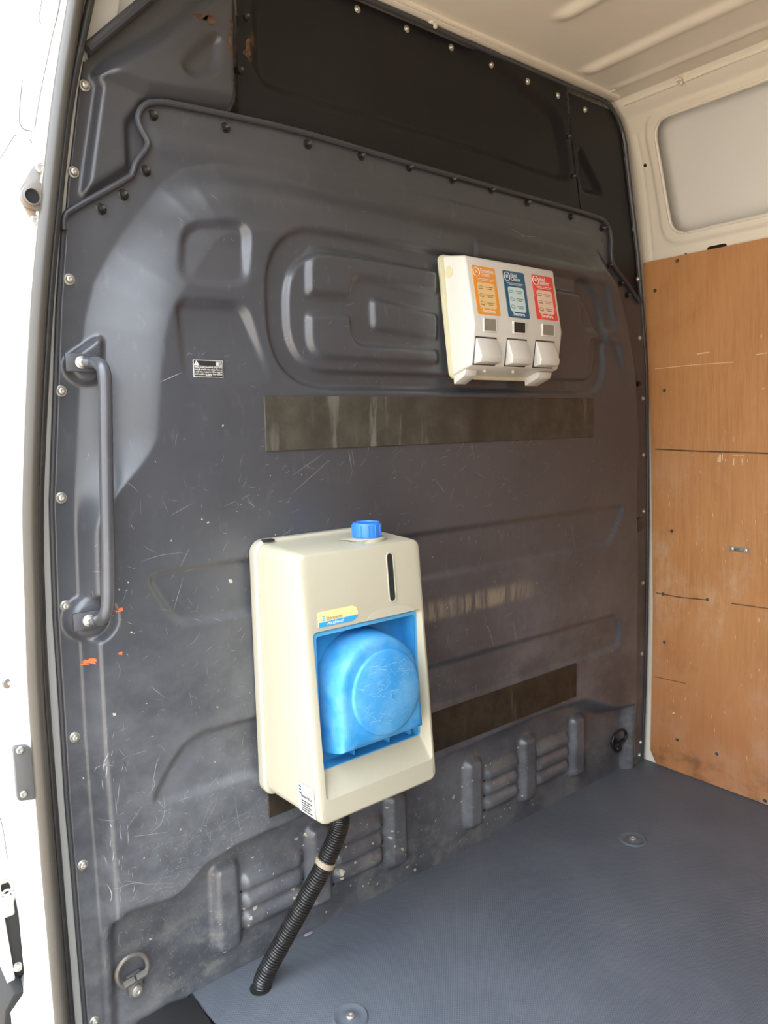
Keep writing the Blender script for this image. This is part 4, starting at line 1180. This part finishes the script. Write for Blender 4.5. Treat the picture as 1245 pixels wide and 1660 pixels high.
# level gauge
ga, gb = onP(629.5, 903, (0, yf(.8) - .0, .8), np.array([0, 1.0, -.0884])), onP(638.5, 968, (0, yf(.72), .72), np.array([0, 1.0, -.0884]))
def pill(a, b, r, off, n=8):
    o = []
    for k in range(n + 1): t = math.pi * k / n; o.append((a[0] + r * math.cos(t), a[2] + r * math.sin(t)))
    for k in range(n + 1): t = math.pi + math.pi * k / n; o.append((b[0] + r * math.cos(t), b[2] + r * math.sin(t)))
    return [(x, yf(z) + off, z) for x, z in o]
gx = (ga[0] + gb[0]) / 2; ga[0] = gb[0] = gx
gg = part('level_gauge', loft([pill(ga, gb, .0088, .0005), pill(ga, gb, .0082, -.0014), pill(ga, gb, .0066, -.0012), pill(ga, gb, .0060, .0006)]), 'beige', hw)
part('gauge_glass', poly_prism(pill(ga, gb, .0062, -.0004), (0, .001, 0)), 'gloss', gg)
# name badge
fn = np.array([0, 1.0, -.0884]); upv = np.array([0, .0881, .9961])
b0 = onP(517, 1016, (0, yf(.69), .69), fn); b1 = onP(579, 1000, (0, yf(.69), .69), fn); b2 = onP(514, 993, (0, yf(.7), .7), fn)
bx0, bx1, bz0 = b0[0] , b1[0], (b0[2] + b1[2]) / 2 
bz0 = OZ1 + .0075; BW = .083; bx0 = b0[0] - .001; BH = .0255; 
def fp(x, z, off): return (x, yf(z) - off, z)
bo = [(bx0, bz0), (bx0 + BW - .012, bz0), (bx0 + BW - .003, bz0 + .004), (bx0 + BW, bz0 + .012), (bx0 + BW - .002, bz0 + BH - .004), (bx0 + BW - .010, bz0 + BH), (bx0 + .002, bz0 + BH), (bx0, bz0 + BH - .002)]
bd = part('name_badge', poly_prism([fp(x, z, .0008) for x, z in bo], (0, .0010, 0)), 'pyellow', hw, sharp=20, label='yellow and blue name badge')
bl_ = [(bx0, bz0), (bx0 + BW - .012, bz0), (bx0 + BW - .003, bz0 + .004), (bx0 + BW - .0003, bz0 + .0092), (bx0, bz0 + .0082)]
part('badge_band', fan([fp(x, z, .0011) for x, z in bl_]), 'pcyan', bd, sharp=0)
fU = np.array([0, .0881, .9961])
part('badge_name', text('Eberspächer', .0082, fp(bx0 + .0165, bz0 + .0105, .0013), (1, 0, 0), fU, squash=.82), 'ptan', bd, sharp=0)
part('badge_model', text('Handiwash', .0082, fp(bx0 + .017, bz0 + .0022, .0014), (1, 0, 0), fU, shear=.35, squash=.95), 'pwhite', bd, sharp=0)
lg = [fan([fp(bx0 + .0075 + .001 * math.sin(i), bz0 + .0095 + i * .0034, .0013), fp(bx0 + .0135, bz0 + .0102 + i * .0034, .0013), fp(bx0 + .0145, bz0 + .0118 + i * .0034, .0013), fp(bx0 + .0085, bz0 + .0111 + i * .0034, .0013)]) for i in range(3)]
part('badge_logo', cat(*lg), 'pcyan', bd, sharp=0)
# data sticker on the left side
def fs(t, z, off):                                           # t = 0 back .. 1 front along the left side
    y = (YB - .022) * (1 - t) + yf(z) * t
    dz = (z - ZB) / (ZT - ZB)
    return (X0 + .006 * t - off - .0004, y, z)
def sq(t0, t1, z0, z1, off, sl=0.0): return fan([fs(t1, z0, off), fs(t0, z0, off), fs(t0, z1, off), fs(t1, z1, off)])
ds = part('data_sticker', sq(.64, .93, .385, .437, .0006), 'stickerwhite', hw, sharp=0, label='white maker data sticker')
part('sticker_logo', cat(*[sq(.66, .70, .421 + .0055 * i - .004, .424 + .0055 * i - .004, .0009) for i in range(3)]), 'pnavy', ds, sharp=0)
dY = np.array(fs(.93, .40, 0)) - np.array(fs(.64, .40, 0)); dYn = dY / np.linalg.norm(dY)
tt = [text('Eberspächer (UK) Ltd', .0072, fs(.685, .4125, .0009), dYn, (0, 0, 1), squash=.5, bold=.02)]
for i in range(5):
    tt.append(sq(.69, .88 - .03 * (i % 2), .3885 + .0042 * i, .3905 + .0042 * i, .0009))
part('sticker_text', cat(*tt), 'black', ds, sharp=0)

# ---- dispenser with three pumps
dp = root('soap_dispenser', (0.94, -0.06, 1.14), 'white three pump hand cleaner dispenser with coloured labels on the bulkhead', 'dispenser')
DX0, DX1 = 0.803, 1.090
DT, DM, DB = 1.380, 1.240, 1.158             # top edge, fold, bottom
YT_, YM_, YB_ = -0.118, -0.143, -0.133
bk_t, bk_b = -0.058, -0.072
part('back_plate', loft([[(x + .018 * (1.385 - z) / .25 - .006, -.060 - .013 * (1.385 - z) / .25, z) for x, z in rrect(DX0 - .017, DX1 + .002, 1.134, 1.389, .014)],
                         [(x + .018 * (1.385 - z) / .25 - .006, -.067 - .012 * (1.385 - z) / .25, z) for x, z in rrect(DX0 - .017, DX1 + .002, 1.134, 1.389, .014)],
                         [(x + .018 * (1.385 - z) / .25 - .006, -.069 - .012 * (1.385 - z) / .25, z) for x, z in rrect(DX0 - .014, DX1 - .001, 1.137, 1.386, .012)]], cap0=True, cap1=True), 'dcream', dp)
bmh = bmesh.new()
sec = [(-.066, 1.387), (YT_, DT), (YM_, DM), (YB_, DB), (-.079, 1.140)]
vs0 = [bmh.verts.new((DX0 + (-.014 if i == 0 else -.002 if i == 4 else 0), y, z)) for i, (y, z) in enumerate(sec)]
vs1 = [bmh.verts.new((DX1 - (.000 if i in (0, 4) else .002), y, z)) for i, (y, z) in enumerate(sec)]
bmh.faces.new(vs0); bmh.faces.new(vs1[::-1])
for i in range(5):
    j = (i + 1) % 5; bmh.faces.new((vs0[j], vs0[i], vs1[i], vs1[j]))
bmesh.ops.recalc_face_normals(bmh, faces=bmh.faces)
bmesh.ops.bevel(bmh, geom=bmh.edges[:], offset=.005, segments=3, affect='EDGES', profile=.5)
part('housing', bm_out(bmh), 'dwhite', dp)
# side plug
part('side_plug', lathe([(.0125, -.002), (.0125, .0012), (.011, .0018), (.0001, .0018)], (DX0 - .0088, -.078, 1.352), (-1, -.12, 0), 24), 'dcream', dp)
nL = np.array([0, -(DT - DM), -(YT_ - YM_)]); nL = nL / np.linalg.norm(nL)   # outward normal of the label face
nL = np.array([0, -(DT - DM), (YM_ - YT_)]); nL = nL / np.linalg.norm(nL)
if nL[1] > 0: nL = -nL
uL = np.array([0, YT_ - YM_, DT - DM]); uL /= np.linalg.norm(uL)
nL = np.cross(np.array([1.0, 0, 0]), uL); 
p0L = np.array([0, YT_, DT])
def lab(u, v): return onP(u, v, p0L + nL * .0005, nL)
LBL = [('orange', (764, 431), (804, 434), (775, 510), (809, 511), 'prorange', 'ppeach', 'Protective', 'Cream'),
       ('blue', (815, 438), (851, 443), (824, 514), (857, 517), 'prblue', 'ppale', 'Hand', 'Cleaner'),
       ('red', (862, 446), (897, 449), (870, 517), (902, 520), 'prred', 'ppink', 'Hand', 'Sanitiser')]
for nm, tl, tr, bl2, br2, m1, m2, t1, t2 in LBL:
    q = [lab(*k) for k in (tl, tr, bl2, br2)]
    lx0 = (q[0][0] + q[2][0]) / 2; lx1 = (q[1][0] + q[3][0]) / 2
    w_ = lx1 - lx0; hh_ = 0.5 * (np.dot(q[0] - q[2], uL) + np.dot(q[1] - q[3], uL))
    o_ = np.array([lx0, q[2][1], q[2][2]]); o_ = np.array([lx0, 0, 0]) + (p0L + uL * (0.5 * (np.dot(q[2] - p0L, uL) + np.dot(q[3] - p0L, uL)))) * np.array([0, 1, 1])
    def lp(a, b, off=.0006): return tuple(o_ + np.array([a * w_, 0, 0]) + uL * b * hh_ + nL * off)
    def lr(a0, a1, b0, b1, r, off): return [lp(a / w_, b / hh_, off) for a, b in rrect(a0 * w_, a1 * w_, b0 * hh_, b1 * hh_, r, 4)]
    lo = part('label', loft([lr(0, 1, 0, 1, .004, -.0002), lr(0, 1, 0, 1, .004, .0007)], cap1=True), m1, dp, sharp=20, label=nm + ' printed label')
    part('instruction_panel', fan(lr(.13, .87, .13, .66, .006, .0010)), m2, lo, sharp=0)
    tx = [text(t1, w_ * .175, lp(.34, .875, .0012), (1, 0, 0), uL, squash=.78, bold=.015), text(t2, w_ * .175, lp(.34, .795, .0012), (1, 0, 0), uL, squash=.78, bold=.015),
          text('Swarfega', w_ * .15, lp(.5, .045, .0012), (1, 0, 0), uL, 'CENTER', bold=.03),
          fan(lr(.12, .88, .735, .745, .0003, .0012)), fan(lr(.2, .8, .705, .715, .0003, .0012))]
    cr = [lp(.17 + .135 * math.cos(t), .87 + .135 * w_ / hh_ * math.sin(t), .0012) for t in np.linspace(0, 2 * math.pi, 20, endpoint=False)]
    part('sign_ring', tube(cr, .0006, 5, closed=True), 'pwhite', lo, sharp=0)
    for a in (-.5, -.2, .1, .4):                              # hand sign: four fingers and a palm
        tx.append(fan([lp(.15 + .03 * a, .85, .0012), lp(.17 + .03 * a, .85, .0012), lp(.19 + .12 * a, .91, .0012), lp(.17 + .12 * a, .915, .0012)]))
    tx.append(fan([lp(.12, .845, .0012), lp(.2, .845, .0012), lp(.215, .87, .0012), lp(.115, .87, .0012)]))
    part('label_print', cat(*tx), 'pwhite', lo, sharp=0, kind='stuff')
    st_ = []
    for r_ in range(3):
        b = .57 - .165 * r_
        st_ += [fan(lr(.46, .80, b, b + .012, .0003, .0013)), fan(lr(.52, .74, b - .04, b - .028, .0003, .0013))]
        st_.append(tube([lp(.27 + .09 * math.cos(t), b - .01 + .035 * math.sin(t) * (1 + .3 * math.cos(2 * t + r_)), .0013) for t in np.linspace(0, 2 * math.pi, 12, endpoint=False)], .0004, 4, closed=True))
        st_.append(tube([lp(.19, b - .045, .0013), lp(.28, b - .03, .0013), lp(.35, b - .045, .0013)], .0004, 4))
    part('instruction_print', cat(*st_), 'pdark', lo, sharp=0)
def front(u, v, off=0.0):
    a = onP(u, v, p0L + nL * off, nL)
    if a[2] > DM: return a
    n2 = np.cross(np.array([1.0, 0, 0]), np.array([0, YM_ - YB_, DM - DB]) / np.hypot(YM_ - YB_, DM - DB))
    return onP(u, v, np.array([0, YM_, DM]) + n2 * off, n2)
# sight windows: a bevelled frame with a smoked pane
for (u0, v0), (u1, v1), pm in (((783.5, 516.5), (803, 537.5), 'dwin'), ((831.5, 522), (850.5, 540.5), 'gloss'), ((878.5, 526), (897, 544.5), 'dwin')):
    a, b = front(u0, v0), front(u1, v1)
    xa, xb_, za, zb_ = a[0], b[0], b[2], a[2]
    yy = min(a[1], b[1], YM_ + .0005) - 0.0015
    fr = part('sight_window', loft([[(x, yy + .003, z) for x, z in rrect(xa - .003, xb_ + .004, za - .003, zb_ + .002, .003, 3)], [(x, yy - .0004, z) for x, z in rrect(xa - .002, xb_ + .003, za - .002, zb_ + .001, .003, 3)],
                                    [(x, yy - .0006, z) for x, z in rrect(xa, xb_, za, zb_, .002, 3)], [(x, yy + .002, z) for x, z in rrect(xa, xb_, za, zb_, .002, 3)]]), 'dwhite', dp)
    part('pane', fan([(x, yy + .0002, z) for x, z in rrect(xa, xb_, za, zb_, .002, 3)]), pm, fr, sharp=0)
# push levers
for (u0, u1, vt, vb) in ((772, 803, 547, 586), (823, 852, 550, 588), (869, 897, 553, 589)):
    a, b = front(u0, vt), front(u1, vt + 1.5)
    x0_, x1_ = a[0] - .001, b[0] + .002
    zt_ = a[2]; zb_ = DB + .004
    ys_ = lambda z: YM_ + (YB_ - YM_) * (DM - z) / (DM - DB)
    secl = [(ys_(zt_) + .006, zt_), (ys_(zt_) - .002, zt_), (ys_(zb_) - .024, zb_ + .014), (ys_(zb_) - .021, zb_ + .002), (ys_(zb_) + .004, zb_ - .002)]
    lv = bmesh.new()
    A = [lv.verts.new((x0_ - (.001 if i in (2, 3, 4) else 0), y, z)) for i, (y, z) in enumerate(secl)]
    B = [lv.verts.new((x1_ + (.001 if i in (2, 3, 4) else 0), y, z)) for i, (y, z) in enumerate(secl)]
    lv.faces.new(A); lv.faces.new(B[::-1])
    for i in range(5): j = (i + 1) % 5; lv.faces.new((A[j], A[i], B[i], B[j]))
    bmesh.ops.recalc_face_normals(lv, faces=lv.faces)
    bmesh.ops.bevel(lv, geom=lv.edges[:], offset=.0025, segments=2, affect='EDGES', profile=.5)
    pl_ = part('push_lever', bm_out(lv), 'dwhite', dp)
    cxm = (x0_ + x1_) / 2
    part('lever_slot', poly_prism([(x, ys_(zt_) - .0008, z) for x, z in ((x0_ - .0015, zt_ + .0025), (x1_ + .0015, zt_ + .0025))] + [(x, ys_(zb_) - .0008, zb_ - .003) for x in (x1_ + .003, x0_ - .0035)], (0, .002, 0)), 'black', pl_)
    part('nozzle', lathe([(.004, 0), (.004, .004), (.002, .004)], (cxm - .004, ys_(zb_) - .012, zb_ + .006), (0, 0, -1), 10), 'black', pl_)
# feet and pegs
for x0_, x1_, yy in ((DX0 + .004, DX0 + .040, -.115), (DX1 - .055, DX1 - .010, -.122)):
    part('bracket_foot', poly_prism([(x0_, -.075, 1.150), (x0_, yy, 1.152), (x0_, yy + .006, 1.138), (x0_, -.078, 1.122)], (x1_ - x0_, 0, 0), .002), 'dwhite', dp)
for x in (DX0 + .060, DX0 + .150):
    part('peg', lathe([(.0035, -.004), (.0035, .010), (.0025, .012)], (x, -.112, 1.158), (0, -.3, -1), 12), 'dcream', dp)
